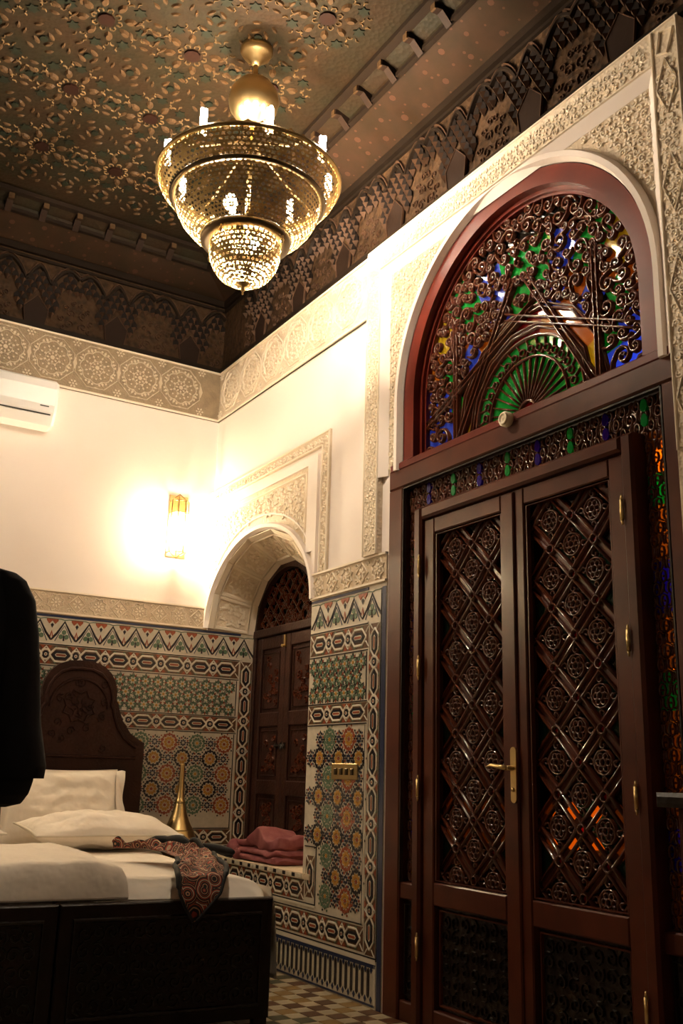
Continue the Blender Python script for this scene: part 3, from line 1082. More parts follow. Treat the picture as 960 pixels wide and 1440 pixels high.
mb = MB()                                   # green strapwork unit
for k in range(6):
    a = 2 * pi * k / 6
    mb.poly(kite(a, 0.014, 0.044, 0.011), 0, 0.003, TG)
    mb.poly(kite(a + pi / 6, 0.022, 0.050, 0.007), 0, 0.0028, TG if k % 2 else TR)
    mb.strip([(0.03 * cos(a - .5), 0.03 * sin(a - .5)), (0.052 * cos(a), 0.052 * sin(a)), (0.03 * cos(a + .5), 0.03 * sin(a + .5))], 0.0055, 0, 0.0035, TK)
mb.poly(circ((0, 0), 0.010, 6), 0, 0.003, TY)
STRAP = mb.mesh('strapwork_tile', TM)


def tree_band(parent, M0, u0, u1, v0, v1):
    n = round((u1 - u0) / 0.172)
    p = (u1 - u0) / n
    sc = Matrix.Diagonal((p / 0.18, (v1 - v0) / 0.165, 1, 1))
    for i in range(n):
        inst(TREE, 'tree_tile', parent, M0 @ T(u0 + p * (i + .5), (v0 + v1) / 2, 0.0062) @ sc)
        if i:
            inst(CROWN, 'crown_tile', parent, M0 @ T(u0 + p * i, (v0 + v1) / 2, 0.0062) @ sc)


def strapwork(parent, M0, u0, u1, v0, v1):
    p = 0.093
    n = round((u1 - u0) / p)
    px_ = (u1 - u0) / n
    for j in range(3):
        for i in range(n - (j % 2)):
            inst(STRAP, 'strapwork_tile', parent, M0 @ T(u0 + px_ * (i + .5 + .5 * (j % 2)), v0 + (v1 - v0) * (j + .5) / 3, 0.0062) @ RZ(0.26 * j))


def field(parent, M0, u0, u1, v0, v1, phase=0, skip=None, p=0.1065, off=0.065):
    nv = int((v1 - v0) / p) + 1
    nu = int((u1 - u0) / p) + 1
    for j in range(nv):
        for i in range(nu):
            u, v = u1 - off - p * i, v1 - 0.065 - p * j
            if u < u0 + (.049 if (i + j + phase) % 2 else .082) or v < v0 + .04 or (skip and skip(u, v)):
                continue
            if (i + j + phase) % 2 == 0:
                k = 'y' if j % 2 else ('g' if ((i + j) // 2 + j // 2) % 2 else 'r')
                inst(ROS[k], 'rosette', parent, M0 @ T(u, v, 0.0062) @ Matrix.Diagonal((1.16, 1.16, 1, 1)))
            else:
                inst(STAR, 'star_tile', parent, M0 @ T(u, v, 0.0066) @ Matrix.Diagonal((1.12, 1.12, 1, 1)))


def dado_lines(u0, u1):
    return [(u0, 2.087, u1, 2.103, TB), (u0, 1.900, u1, 1.906, TK), (u0, 1.906, u1, 1.914, TL), (u0, 1.756, u1, 1.762, TK),
            (u0, 1.484, u1, 1.490, TK), (u0, 1.366, u1, 1.372, TK)]


# back wall (and the niche jamb in the same plane)
UL = -3.0
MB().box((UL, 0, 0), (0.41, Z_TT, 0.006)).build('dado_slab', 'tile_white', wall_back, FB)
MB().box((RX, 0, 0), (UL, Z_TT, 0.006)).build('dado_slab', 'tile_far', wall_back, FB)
tree_band(wall_back, FB, UL, 0.40, 1.917, 2.083)
chain(wall_back, FB, UL, 0.28, 1.77, 1.895)
strapwork(wall_back, FB, UL, 0.262, 1.50, 1.742)
chain(wall_back, FB, UL, 0.28, 1.378, 1.480)
field(wall_back, FB, -2.97, 0.262, 0.725, 1.355)
chain(wall_back, FB, UL, 0.28, 0.598, 0.70)
chain(wall_back, FB, 0.60, 1.895, 0.295, 0.392, True)
lines(wall_back, FB, dado_lines(UL, 0.285) + [(0.400, Z_BENCH, 0.408, 1.905, TK), (0.268, 0.712, 0.274, 1.362, TK), (0.275, 0.705, 0.284, 1.365, TL), (UL, 0.705, 0.28, 0.711, TK),
                                              (0.268, 1.496, 0.274, 1.75, TK), (0.275, 1.49, 0.284, 1.756, TL), (UL, 0.586, 0.40, 0.592, TK)])
# pier between niche and door, and the bench front
I4 = Matrix()
MB().box((UN, 0, 0), (2.41, Z_TT, 0.006)).box((0.0, 0, 0), (UN, Z_BENCH - 0.03, 0.006)).build('dado_slab', 'tile_white', wall_right)
tree_band(wall_right, I4, UN + .01, 2.365, 1.917, 2.083)
chain(wall_right, I4, UN + .01, 2.24, 1.77, 1.895)
strapwork(wall_right, I4, UN + .01, 2.215, 1.50, 1.742)
chain(wall_right, I4, UN + .01, 2.24, 1.378, 1.480)
field(wall_right, I4, UN, 2.215, 0.385, 1.355, 1, lambda u, v: u < 1.80 and v < 0.74, 0.103, 0.05)
chain(wall_right, I4, 0.24, 1.895, 2.25, 2.352, True)
chain(wall_right, I4, 0.02, 2.24, 0.245, 0.362)
chain(wall_right, I4, 0.02, 1.62, 0.418, 0.526)
chain(wall_right, I4, 0.40, 0.70, 1.635, 1.735, True)
lines(wall_right, I4, dado_lines(UN + .005, 2.235) + [(2.222, 0.375, 2.228, 1.362, TK), (2.229, 0.37, 2.238, 1.365, TL), (2.222, 1.496, 2.228, 1.75, TK), (2.36, 0.22, 2.366, 2.08, TK),
                                                     (2.372, 0.0, 2.408, 2.085, TB), (0, 0.370, 2.235, 0.376, TK), (0, 0.228, 2.36, 0.234, TK), (0, 0.205, 2.36, 0.226, TL),
                                                     (0, 0.405, 1.75, 0.411, TK), (1.745, 0.405, 1.751, 0.71, TK), (1.62, 0.705, 1.751, 0.711, TK), (0, 0.392, 1.75, 0.404, TL)])
mb = MB()
mb.poly([(-0.011, -0.05), (0, -0.062), (0.011, -0.05), (0.011, 0.062), (0, 0.075), (-0.011, 0.062)], 0, 0.003, TK)
BAR = mb.mesh('bar_tile', TM)
mb = MB()
mb.poly(kite(pi / 2, -0.016, 0.016, 0.011), 0, 0.003, TB)
mb.poly(kite(pi / 2, -0.150, -0.118, 0.011), 0, 0.003, TB)
KNOB = mb.mesh('diamond_tile', TM)
for i in range(44):
    u = 0.06 + 0.052 * i
    inst(BAR, 'bar_tile', wall_right, T(u, 0.108, 0.0062))
    inst(KNOB, 'diamond_tile', wall_right, T(u + 0.026, 0.176, 0.0062))
lines(wall_right, I4, [(0, 0.186, 2.36, 0.203, TB), (0, 0.012, 2.36, 0.022, TB), (2.345, 0.0, 2.362, 0.2, TL)])
# bench of the niche
mb = MB().box((0.0, Z_BENCH - 0.03, -ND), (1.7, Z_BENCH, 0.02))
be = mb.build('bench_slab', 'plaster_ground', wall_right)
sq = {m: MB().bbox((0, 0, 0), (0.036, 0.02, 0.003), 0.001, m).mesh('edge_tile', TM) for m in (TW, TK)}
for i in range(42):
    inst(sq[TW if i % 3 else TK], 'edge_tile', be, T(0.02 + 0.038 * i, Z_BENCH - 0.025, 0.02))

# ================================================================== THE GREAT DOOR
door = S(empty('door_1', FR @ T(DC + .01, 0, -0.045)), 'tall dark double door of carved lattice with coloured glass sidelights', 'door')
WF = 0.06
mb = MB()
mb.bbox((-1.0, 0, -0.1), (-0.872, 2.6, WF), 0.008)
mb.bbox((0.872, 0, -0.1), (1.02, 2.6, WF), 0.008)
mb.bbox((-1.0, 2.6, -0.1), (1.02, 2.715, WF), 0.008)
mb.bbox((-0.872, 0.0, -0.1), (-0.725, 0.09, WF - .01), 0.006)
mb.bbox((0.725, 0.0, -0.1), (0.872, 0.09, WF - .01), 0.006)
mb.bbox((-0.872, 0.535, -0.1), (-0.725, 0.61, WF - .01), 0.006)
mb.bbox((0.725, 0.535, -0.1), (0.872, 0.61, WF - .01), 0.006)
mb.build('frame', 'wood_brown', door)
mb = MB()
for s in (-1, 1):
    mb.strip([(s * 0.868, 0.61), (s * 0.868, 2.59)], 0.016, WF - .02, 0.018)
mb.strip([(-0.868, 2.59), (0.868, 2.59)], 0.016, WF - .02, 0.018)
mb.build('molding', 'wood_dark', door)
mb = MB()
WI = 0.085
mb.bbox((-0.735, 0, -0.05), (-0.672, 2.44, WI), 0.012)
mb.bbox((0.672, 0, -0.05), (0.735, 2.44, WI), 0.012)
mb.bbox((-0.672, 2.375, -0.05), (0.672, 2.44, WI), 0.012)
mb.build('inner_frame', 'wood_brown', door)


def scroll_lattice(mb, x0, x1, y0, y1, p, w0, seed, h=0.016, wd=0.010):
    """close-set turned scrollwork: linked ovals and little hooks"""
    random.seed(seed)
    nu, nv = max(2, round((x1 - x0) / p)), max(2, round((y1 - y0) / (p * 1.25)))
    pu, pv = (x1 - x0) / nu, (y1 - y0) / nv
    for j in range(nv):
        for i in range(nu):
            c = (x0 + pu * (i + .5), y0 + pv * (j + .5))
            if (i + j) % 2:
                mb.strip([(c[0] + pu * .42 * cos(q), c[1] + pv * .5 * sin(q)) for q in [2 * pi * k / 8 for k in range(8)]], wd, w0, h, 0, True)
                mb.poly(circ(c, pu * .14, 6), w0, w0 + h * .9)
            else:
                s = random.choice((-1, 1))
                mb.strip([(c[0] - s * pu * .45, c[1] - pv * .45), (c[0] - s * pu * .05, c[1] - pv * .3), (c[0] + s * pu * .05, c[1]), (c[0] - s * pu * .05, c[1] + pv * .3), (c[0] + s * pu * .4, c[1] + pv * .5)], wd, w0, h)
                mb.strip([(c[0] + s * pu * .45, c[1] - pv * .4), (c[0] + s * pu * .25, c[1]), (c[0] + s * pu * .4, c[1] + pv * .35)], wd * .9, w0, h * .9)
    return mb


def pane(parent, pts, w, m, t=0.003):
    MB().slab(pts, w - t, w, 0).build('pane', m, parent)


rect = lambda x0, x1, y0, y1: [(x0, y0), (x1, y0), (x1, y1), (x0, y1)]
for s in (-1, 1):                          # sidelights
    x0, x1 = (-0.87, -0.735) if s < 0 else (0.735, 0.87)
    mb = scroll_lattice(MB(True), x0, x1, 0.61, 2.45, 0.038, 0.002, 20 + s, 0.009, 0.0075)
    mb.build('sidelight_lattice', 'wood_lattice', door)
    cols = ['glass_amber', 'glass_purple', 'glass_amber', 'glass_green', 'glass_amber', 'glass_purple', 'glass_amber', 'glass_green', 'glass_amber']
    ys = [0.61, 0.80, 0.95, 1.36, 1.50, 1.72, 1.92, 2.14, 2.27, 2.45]
    for k, m in enumerate(cols):
        pane(door, rect(x0, x1, ys[k], ys[k + 1]), 0.0, m)
    mb = MB().bbox((x0, 0.09, -0.02), (x1, 0.535, 0.02), 0.004)
    cp = mb.build('carved_panel', 'wood_carved', door)
    mb = MB()
    mb.strip(rect(x0 + .018, x1 - .018, 0.115, 0.51), 0.014, 0.02, 0.014, 0, True)
    for k in range(6):
        mb.strip(spiral(((x0 + x1) / 2 + (.018 if k % 2 else -.018), 0.16 + 0.058 * k), 0.027, k, 1.2, 1 if k % 2 else -1, 9), 0.007, .02, .009)
    mb.build('carving', 'wood_carved', cp)
mb = scroll_lattice(MB(True), -0.87, 0.87, 2.445, 2.59, 0.036, 0.002, 30, 0.014, 0.010)
mb.build('transom_lattice', 'wood_lattice', door)
pane(door, rect(-0.87, 0.87, 2.445, 2.595), 0.0, 'glass_dark')
drop = lambda c, up: [(c[0] + 0.017 * sin(q) * (1 if abs(sin(q / 2)) > 0 else 1), c[1] + (0.022 * cos(q) if cos(q) < 0 else 0.034 * cos(q) ** 1.0) * up) for q in [2 * pi * k / 10 for k in range(10)]]
for k in range(8):
    x = -0.69 + 0.2055 * k
    for yy in (2.490, 2.553):
        MB().slab(drop((x, yy), 1), 0.006, 0.020).build('pane', 'glass_green' if k % 2 else 'glass_purple', door)


def diamond_leaf(side):
    """one leaf: stiles and rails, diagonal lattice over coloured panes, carved foot panel"""
    xi, xo, s0, s1 = 0.078, 0.587, 0.004, 0.670
    mir = -1 if side < 0 else 1
    leaf = empty('door_leaf')
    leaf.parent = door
    X = lambda a, b: (min(mir * a, mir * b), max(mir * a, mir * b))
    W = 0.062
    mb = MB()
    for a, b, y0, y1 in ((s0, xi, 0.01, 2.37), (xo, s1, 0.01, 2.37), (xi, xo, 2.29, 2.37), (xi, xo, 0.535, 0.635), (xi, xo, 0.01, 0.10)):
        p, q = X(a, b)
        mb.bbox((p, y0, -0.02), (q, y1, W), 0.006)
    mb.build('leaf_frame', 'wood_brown', leaf)
    x0, x1 = X(xi, xo)
    y0, y1 = 0.635, 2.29
    mb = MB()
    mb.strip(rect(x0 + .008, x1 - .008, y0 + .008, y1 - .008), 0.016, 0.035, 0.018, 0, True)
    mb.strip(rect(x0 + .02, x1 - .02, 0.12, 0.515), 0.016, 0.025, 0.014, 0, True)
    mb.build('leaf_molding', 'wood_brown', leaf)
    # diagonal lattice
    P = 0.2545
    mb = MB(True)
    cx, cy = (x0 + x1) / 2, 0.92
    w0 = 0.012
    panes = []
    for k in range(-12, 14):
        for sg in (1, -1):
            for off in (-0.026, 0.026):
                a, b = (cx - 4, cy + k * P + sg * -4 + off), (cx + 4, cy + k * P + sg * 4 + off)
                s_ = clip_seg(a, b, x0, x1, y0, y1)
                if s_ and hypot(s_[0][0] - s_[1][0], s_[0][1] - s_[1][1]) > 0.03:
                    mb.strip(s_, 0.013, w0, 0.018)
    for i in range(-4, 5):
        for j in range(-8, 18):
            if (i + j) % 2:
                c = (cx + i * P / 2, cy + j * P / 2)       # node or diamond centre
                if x0 + .02 < c[0] < x1 - .02 and y0 + .02 < c[1] < y1 - .02:
                    for q in range(6):
                        a = q * pi / 3
                        mb.ring((c[0] + .026 * cos(a), c[1] + .026 * sin(a)), 0.013, 0.008, w0, 0.015, 0, 7)
                    mb.ring(c, 0.048, 0.010, w0, 0.016, 0, 12)
                    mb.ring(c, 0.016, 0.008, w0, 0.018, 0, 8)
                    for q in range(4):
                        a = q * pi / 2 + pi / 4
                        d = (c[0] + 0.052 * cos(a), c[1] + 0.052 * sin(a))
                    for q in range(4):
                        a = q * pi / 2
                        d = (c[0] + 0.066 * cos(a), c[1] + 0.066 * sin(a))
                        if x0 + .01 < d[0] < x1 - .01 and y0 + .01 < d[1] < y1 - .01:
                            mb.strip(spiral(d, 0.022, a, 0.9, 1 if q % 2 else -1, 7), 0.008, w0, 0.014)
                R_ = P / 2 - 0.033
                pl = clip_rect([(c[0] + R_, c[1]), (c[0], c[1] + R_), (c[0] - R_, c[1]), (c[0], c[1] - R_)], x0, x1, y0, y1)
                if len(pl) > 2:
                    panes.append((pl, 'glass_smoke' if (j + i + 20) % 4 == 1 else 'glass_wine'))
            else:
                c = (cx + i * P / 2, cy + j * P / 2)
                if x0 + .02 < c[0] < x1 - .02 and y0 + .02 < c[1] < y1 - .02:
                    mb.ring(c, 0.020, 0.009, w0, 0.020, 0, 8)
                pl = clip_rect([(c[0] + .036, c[1]), (c[0], c[1] + .036), (c[0] - .036, c[1]), (c[0], c[1] - .036)], x0, x1, y0, y1)
                if len(pl) > 2:
                    panes.append((pl, 'glass_red'))
    mb.build('lattice', 'wood_lattice', leaf)
    for pl, m in panes:
        pane(leaf, pl, 0.004, m)
    for i in range(-5, 6):                   # amber slips between the double bars
        for j in range(-9, 19):
            for sg in (1, -1):
                if (i + j) % 2 == 0:
                    c = (cx + (i + .5) * P / 2, cy + (j + sg * .5) * P / 2)
                    e = (0.7071, sg * 0.7071)
                    n = (-e[1], e[0])
                    L, h = 0.072, 0.0245
                    pl = clip_rect([(c[0] + e[0] * L * a + n[0] * h * b, c[1] + e[1] * L * a + n[1] * h * b) for a, b in ((-1, -1), (1, -1), (1, 1), (-1, 1))], x0, x1, y0, y1)
                    if len(pl) > 2:
                        if (i * 3 + j * 5 + sg) % 4 == 0 or abs(c[1] - 0.95) < 0.14:
                            q0, q1 = (-0.42, 0.42)
                            bar = lambda a0, a1: clip_rect([(c[0] + e[0] * L * a + n[0] * h * b, c[1] + e[1] * L * a + n[1] * h * b) for a, b in ((a0, -1), (a1, -1), (a1, 1), (a0, 1))], x0, x1, y0, y1)
                            if len(bar(q0, q1)) > 2:
                                pane(leaf, bar(q0, q1), 0.0085, 'glass_honey')
                            for pl in (bar(-1, q0), bar(q1, 1)):
                                if len(pl) > 2:
                                    MB().slab(pl, 0.004, 0.012).build('slat', 'wood_brown', leaf)
                        else:
                            MB().slab(pl, 0.004, 0.012 + 0.004 * (i % 2)).build('slat', 'wood_brown', leaf)
    # carved foot panel
    mb = MB().bbox((x0, 0.10, -0.01), (x1, 0.535, 0.025), 0.004)
    mb.build('carved_panel', 'wood_carved', leaf)
    mb = MB()
    random.seed(40 + side)
    for i in range(7):
        for j in range(6):
            mb.strip(spiral((x0 + .06 + (x1 - x0 - .12) * i / 6, 0.155 + 0.064 * j), 0.033, random.uniform(0, 6), 1.2, 1 if (i + j) % 2 else -1, 10), 0.008, 0.025, 0.010)
    mb.build('carving', 'wood_carved', leaf)
    # hinges on the outer stile
    for z in (0.35, 1.05, 1.62, 2.13):
        mb = MB()
        h = mir * 0.675
        mb.tube([(h, z - .04, WI + .004), (h, z + .04, WI + .004)], 0.0085, 8)
        mb.tube([(h, z - .06, WI + .004), (h, z - .04, WI + .004)], [0.003, 0.007], 8)
        mb.tube([(h, z + .04, WI + .004), (h, z + .06, WI + .004)], [0.007, 0.003], 8)
        mb.build('hinge', 'brass', leaf)
    return leaf


leaf_l = diamond_leaf(-1)
leaf_r = diamond_leaf(1)
# the meeting stile cover and the lever handle
MB().bbox((-0.022, 0.02, 0.055), (0.022, 2.36, 0.074), 0.006).build('cover_strip', 'wood_brown', leaf_r)
mb = MB()
pl = [(0.055 - .018 * sin(q) - .036, (1.235 - .018 if q < pi / 2 or q > 3 * pi / 2 else 1.006 + .018) + .018 * cos(q)) for q in [2 * pi * (k + .5) / 16 for k in range(16)]]
pl = [(p[0] - 0.035, p[1]) for p in pl]
mb.slab(pl, 0.062, 0.070)
mb.tube([(-0.018, 1.148, 0.068), (-0.018, 1.148, 0.105)], 0.010, 10)
mb.tube([(-0.018, 1.148, 0.105), (0.0 - 0.06, 1.152, 0.112), (-0.11, 1.158, 0.110), (-0.145, 1.150, 0.106)], [0.011, 0.009, 0.008, 0.006], 8)
mb.tube([(-0.018, 1.06, 0.068), (-0.018, 1.06, 0.076)], 0.009, 10)
mb.map(lambda a, b, c: (a + 0.018, b, c + .012))
mb.build('handle', 'brass', leaf_r)

# ================================================================== ARCHED WINDOW OVER THE DOOR
win = S(empty('window_1', FR @ T(DC, 2.70, -0.032)), 'round-arched window of scrolled lattice and stained glass over the great door', 'window')
RO, RI, CY = 0.878, 0.79, 0.385
arcp = lambda r, n=40: [(-r, 0.0)] + [(-r * cos(pi * i / n), CY + r * sin(pi * i / n)) for i in range(n + 1)] + [(r, 0.0)]


def arc_frame(mb, r0, r1, w0, w1, n=40, m=0):
    A, B = arcp(r0, n), arcp(r1, n)
    for i in range(len(A) - 1):
        a, b, c, d = A[i], A[i + 1], B[i + 1], B[i]
        mb.add([(*a, w0), (*b, w0), (*c, w0), (*d, w0), (*a, w1), (*b, w1), (*c, w1), (*d, w1)],
               [[4, 7, 6, 5], [0, 1, 5, 4], [2, 3, 7, 6], [0, 3, 2, 1]], m, False)


mb = MB()
arc_frame(mb, RI, RO, -0.10, 0.03)
mb.build('frame', 'wood_red', win)
mb = MB()
arc_frame(mb, RI - 0.022, RI, -0.06, -0.012)
arc_frame(mb, RI - 0.035, RI - 0.018, -0.06, -0.03)
mb.build('molding', 'wood_red', win)
mb = MB().bbox((-RO - .1, -0.002, 0.0), (RO + .1, 0.045, 0.052), 0.008)
mb.build('sill_rail', 'wood_red', win)
W0 = -0.055
mb = MB(True)
FC0 = (0.03, 0.07)               # hub of the fan
NF = 17
for k in range(NF + 1):
    a = pi * k / NF
    if 0 <= k <= NF:
        mb.strip([(FC0[0] + 0.055 * cos(a), FC0[1] + 0.055 * sin(a)), (FC0[0] + 0.262 * cos(a), FC0[1] + 0.262 * sin(a))], 0.011, W0, 0.014)
arcr = lambda r, n=24, a0=0, a1=pi: [(FC0[0] + r * cos(a0 + (a1 - a0) * i / n), FC0[1] + r * sin(a0 + (a1 - a0) * i / n)) for i in range(n + 1)]
for r, wd in ((0.055, 0.022), (0.27, 0.016), (0.372, 0.02)):
    mb.strip(arcr(r), wd * .85, W0, 0.018)
for k in range(NF):
    a = pi * (k + .5) / NF
    mb.strip([(FC0[0] + 0.28 * cos(a), FC0[1] + 0.28 * sin(a)), (FC0[0] + 0.32 * cos(a - .05), FC0[1] + 0.32 * sin(a - .05)), (FC0[0] + 0.36 * cos(a), FC0[1] + 0.36 * sin(a))], 0.010, W0, 0.014)
    mb.ring((FC0[0] + 0.31 * cos(a + .09), FC0[1] + 0.31 * sin(a + .09)), 0.018, 0.009, W0, 0.014, 0, 7)
poly_arch = lambda r, n=7: [(FC0[0] + r * cos(pi * i / n), FC0[1] + r * sin(pi * i / n) * 1.03) for i in range(n + 1)]
for r in (0.40, 0.42, 0.495, 0.515):
    mb.strip(poly_arch(r), 0.014, W0, 0.02)
# straight interlaced straps
for s in (-1, 1):
    for a, b in (((s * 0.51, 0.02), (s * 0.51, 0.72)), ((s * 0.485, 0.02), (s * 0.485, 0.72)), ((s * 0.47, 0.05), (s * 0.02, 0.78)), ((s * 0.505, 0.05), (s * 0.055, 0.78)),
                 ((s * 0.75, 0.24), (s * -0.1, 0.62)), ((s * 0.75, 0.21), (s * -0.1, 0.585))):
        n = 8
        mb.strip([(a[0] + (b[0] - a[0]) * i / n, a[1] + (b[1] - a[1]) * i / n) for i in range(n + 1)], 0.013, W0, 0.030)
# arabesque scrolls, mirrored about the axis
random.seed(77)
cells = []
tries = 0
while len(cells) < 170 and tries < 16000:
    tries += 1
    r = random.choice((0.036, 0.042, 0.048, 0.03, 0.025))
    x, y = random.uniform(0.0, 0.74), random.uniform(0.03, 1.12)
    if hypot(x, max(0, y - CY)) > RI - r - 0.02 or x > RI - r - .02 or hypot(x - FC0[0], y - FC0[1]) < 0.53 + r * .6:
        continue
    if x < r * .8:
        continue
    if any(hypot(x - c[0], y - c[1]) < (r + c[2]) * 0.93 for c in cells):
        continue
    cells.append((x, y, r, random.uniform(0, 6.28), random.choice((-1, 1))))
for x, y, r, a, sg in cells:
    for s in (1, -1):
        aa = a if s > 0 else pi - a
        path = spiral((s * x, y), r, aa, 1.3, sg * s, 12)
        tail = [(s * x + (r * 1.75) * cos(aa - sg * s * .9), y + (r * 1.75) * sin(aa - sg * s * .9)), (s * x + r * 1.25 * cos(aa - sg * s * .4), y + r * 1.25 * sin(aa - sg * s * .4))]
        mb.strip(tail + path, 0.0165, W0 + 0.002, 0.022)
        mb.poly(circ(path[-1], r * 0.2, 6), W0, W0 + 0.022)
for k in range(5):
    mb.strip(spiral((0.0, 0.66 + 0.1 * k), 0.03, 1.57, 1, 1, 10), 0.012, W0, 0.028)
mb.build('lattice', 'wood_lattice', win)
# glass: one pane per fan slot, then the arched rings, then the outer field
WG = W0 - 0.001
for k in range(NF):
    a0, a1 = pi * k / NF, pi * (k + 1) / NF
    pane(win, [(FC0[0] + r * cos(a), FC0[1] + r * sin(a)) for r, a in ((0.055, a0), (0.27, a0), (0.27, a1), (0.055, a1))], WG, 'glass_green')
    pane(win, [(FC0[0] + r * cos(a), FC0[1] + r * sin(a)) for r, a in ((0.272, a0), (0.372, a0), (0.372, a1), (0.272, a1))], WG, 'glass_green')
pane(win, [(FC0[0] + 0.054 * cos(pi * i / 8), FC0[1] + 0.054 * sin(pi * i / 8)) for i in range(9)], WG, 'glass_red')
for k in range(7):
    a0, a1 = pi * k / 7, pi * (k + 1) / 7
    pane(win, [(FC0[0] + r * cos(a), FC0[1] + r * sin(a) * (1.03 if r > .34 else 1)) for r, a in ((0.375, a0), (0.505, a0), (0.505, a1), (0.375, a1))], WG,
         ['glass_yellow', 'glass_amber', 'glass_amber', 'glass_red', 'glass_red', 'glass_amber', 'glass_yellow'][k])


def out_r(a):                                # distance from fan hub to the frame along angle a
    r = 0.4
    while r < 1.4:
        x, y = FC0[0] + r * cos(a), FC0[1] + r * sin(a)
        if abs(x) > RI - .005 or (y > CY and hypot(x, y - CY) > RI - .005):
            return r
        r += 0.004
    return r


NA = 14
ringc = [['glass_blue', 'glass_green', 'glass_dark', 'glass_blue', 'glass_amber', 'glass_blue', 'glass_green'],
         ['glass_blue', 'glass_blue', 'glass_green', 'glass_amber', 'glass_green', 'glass_blue', 'glass_green'],
         ['glass_blue', 'glass_blue', 'glass_amber', 'glass_yellow', 'glass_green', 'glass_dark', 'glass_dark']]
for q in range(3):
    for k in range(NA):
        a0, a1 = pi * k / NA, pi * (k + 1) / NA
        pts = []
        def rr(a, f):
            return 0.508 + (out_r(a) - 0.508) * f
        f0, f1 = q / 3, (q + 1) / 3
        am = (a0 + a1) / 2
        pts = [(FC0[0] + rr(a, f) * cos(a), FC0[1] + rr(a, f) * sin(a) * (1.0)) for a, f in ((a0, f0), (am, f0), (a1, f0), (a1, f1), (am, f1), (a0, f1))]
        kk = k if k < 7 else 13 - k
        pane(win, pts, WG, ringc[q][kk])
pane(win, rect(-RI, RI, 0.0, 0.078), WG, 'glass_dark')

# ================================================================== NICHE SHUTTERS
shut = S(empty('window_2', FR @ T(0.5, 0, -ND)), 'arched wooden shutters with lattice tympanum at the back of the niche', 'window')
mb = MB()
A = [(-0.5 * cos(pi * i / 28), 2.10 + 0.5 * sin(pi * i / 28)) for i in range(29)]
B = [(-0.455 * cos(pi * i / 28), 2.13 + 0.425 * sin(pi * i / 28)) for i in range(29)]
for i in range(28):
    a, b, c, d = A[i], A[i + 1], B[i + 1], B[i]
    mb.add([(*a, 0.015), (*b, 0.015), (*c, 0.015), (*d, 0.015), (*c, -.05), (*d, -.05)], [[0, 3, 2, 1], [2, 3, 5, 4]])
mb.bbox((-0.5, Z_BENCH, -0.05), (-0.455, 2.10, 0.015), 0.005)
mb.bbox((0.455, Z_BENCH, -0.05), (0.5, 2.10, 0.015), 0.005)
mb.bbox((-0.5, 2.075, -0.05), (0.5, 2.135, 0.02), 0.006)
mb.build('frame', 'wood_head', shut)
mb = MB()
for k in range(-6, 7):
    for sg in (1, -1):
        s_ = clip_seg((k * .12 - 1, 2.13 - sg), (k * .12 + 1, 2.13 + sg), -0.45, 0.45, 2.13, 2.56)
        if s_:
            n = 14
            ps = [(s_[0][0] + (s_[1][0] - s_[0][0]) * i / n, s_[0][1] + (s_[1][1] - s_[0][1]) * i / n) for i in range(n + 1)]
            ps = [p for p in ps if (p[0] / .45) ** 2 + ((p[1] - 2.13) / .42) ** 2 < 1]
            if len(ps) > 2:
                mb.strip(ps, 0.012, -0.025, 0.016)
random.seed(9)
for k in range(70):
    p = (random.uniform(-.42, .42), random.uniform(2.15, 2.52))
    if (p[0] / .43) ** 2 + ((p[1] - 2.13) / .4) ** 2 < 1:
        mb.strip(spiral(p, 0.03, random.uniform(0, 6), 1.1, 1, 9), 0.009, -0.024, 0.018)
mb.build('lattice', 'wood_lattice', shut)
pane(shut, [(-0.455 * cos(pi * i / 20), 2.13 + 0.425 * sin(pi * i / 20)) for i in range(21)], -0.03, 'glass_dark')
for s in (-1, 1):
    sl = empty('shutter_leaf')
    sl.parent = shut
    X = lambda a, b: (min(s * a, s * b), max(s * a, s * b))
    mb = MB()
    for a, b, y0, y1 in ((0.003, 0.075, .57, 2.07), (0.375, 0.452, .57, 2.07), (0.075, 0.375, 1.98, 2.07), (0.075, 0.375, 1.42, 1.52), (0.075, 0.375, .95, 1.05), (0.075, 0.375, .57, .66)):
        p, q = X(a, b)
        mb.bbox((p, y0, -0.035), (q, y1, 0.0), 0.006)
    mb.build('leaf_frame', 'wood_head', sl)
    p, q = X(0.075, 0.375)
    for y0, y1 in ((1.52, 1.98), (1.05, 1.42), (0.66, 0.95)):
        mb = MB().bbox((p, y0, -0.035), (q, y1, -0.018), 0.002)
        cp = mb.build('carved_panel', 'wood_head', sl)
        mb = MB()
        mb.strip(rect(p + .03, q - .03, y0 + .03, y1 - .03), 0.012, -0.018, 0.010, 0, True)
        random.seed(int(y0 * 10))
        for i in range(16):
            mb.strip(spiral((random.uniform(p + .07, q - .07), random.uniform(y0 + .07, y1 - .07)), 0.028, random.uniform(0, 6), 1.2, 1, 9), 0.008, -0.018, 0.012, 1)
        mb.build('carving', ['wood_head', 'wood_lattice'], sl)
    if s > 0:
        mb = MB().box((-0.012, 1.975, 0.0), (0.012, 2.06, 0.012))
        mb.tube([(0, 1.98, .012), (0, 1.98, .035)], 0.01, 8)
        mb.build('bolt', 'brass', sl)
        mb = MB().tube([(-0.09, 1.285, 0.012), (0.06, 1.285, 0.012)], 0.007, 8)
        for q_ in (-.07, .0, .045):
            mb.box((q_ - .008, 1.265, 0), (q_ + .008, 1.305, .018))
        mb.tube([(.03, 1.285, .014), (.03, 1.25, .03)], 0.005, 8)
        mb.build('latch', 'steel_dark', sl)

# ================================================================== CHANDELIER
CHX, CHY = -1.0, -2.53
ch = empty('chandelier', T(CHX, CHY, 0), label='large pierced brass chandelier of stacked bowls hanging from the carved ceiling', cat='chandelier')


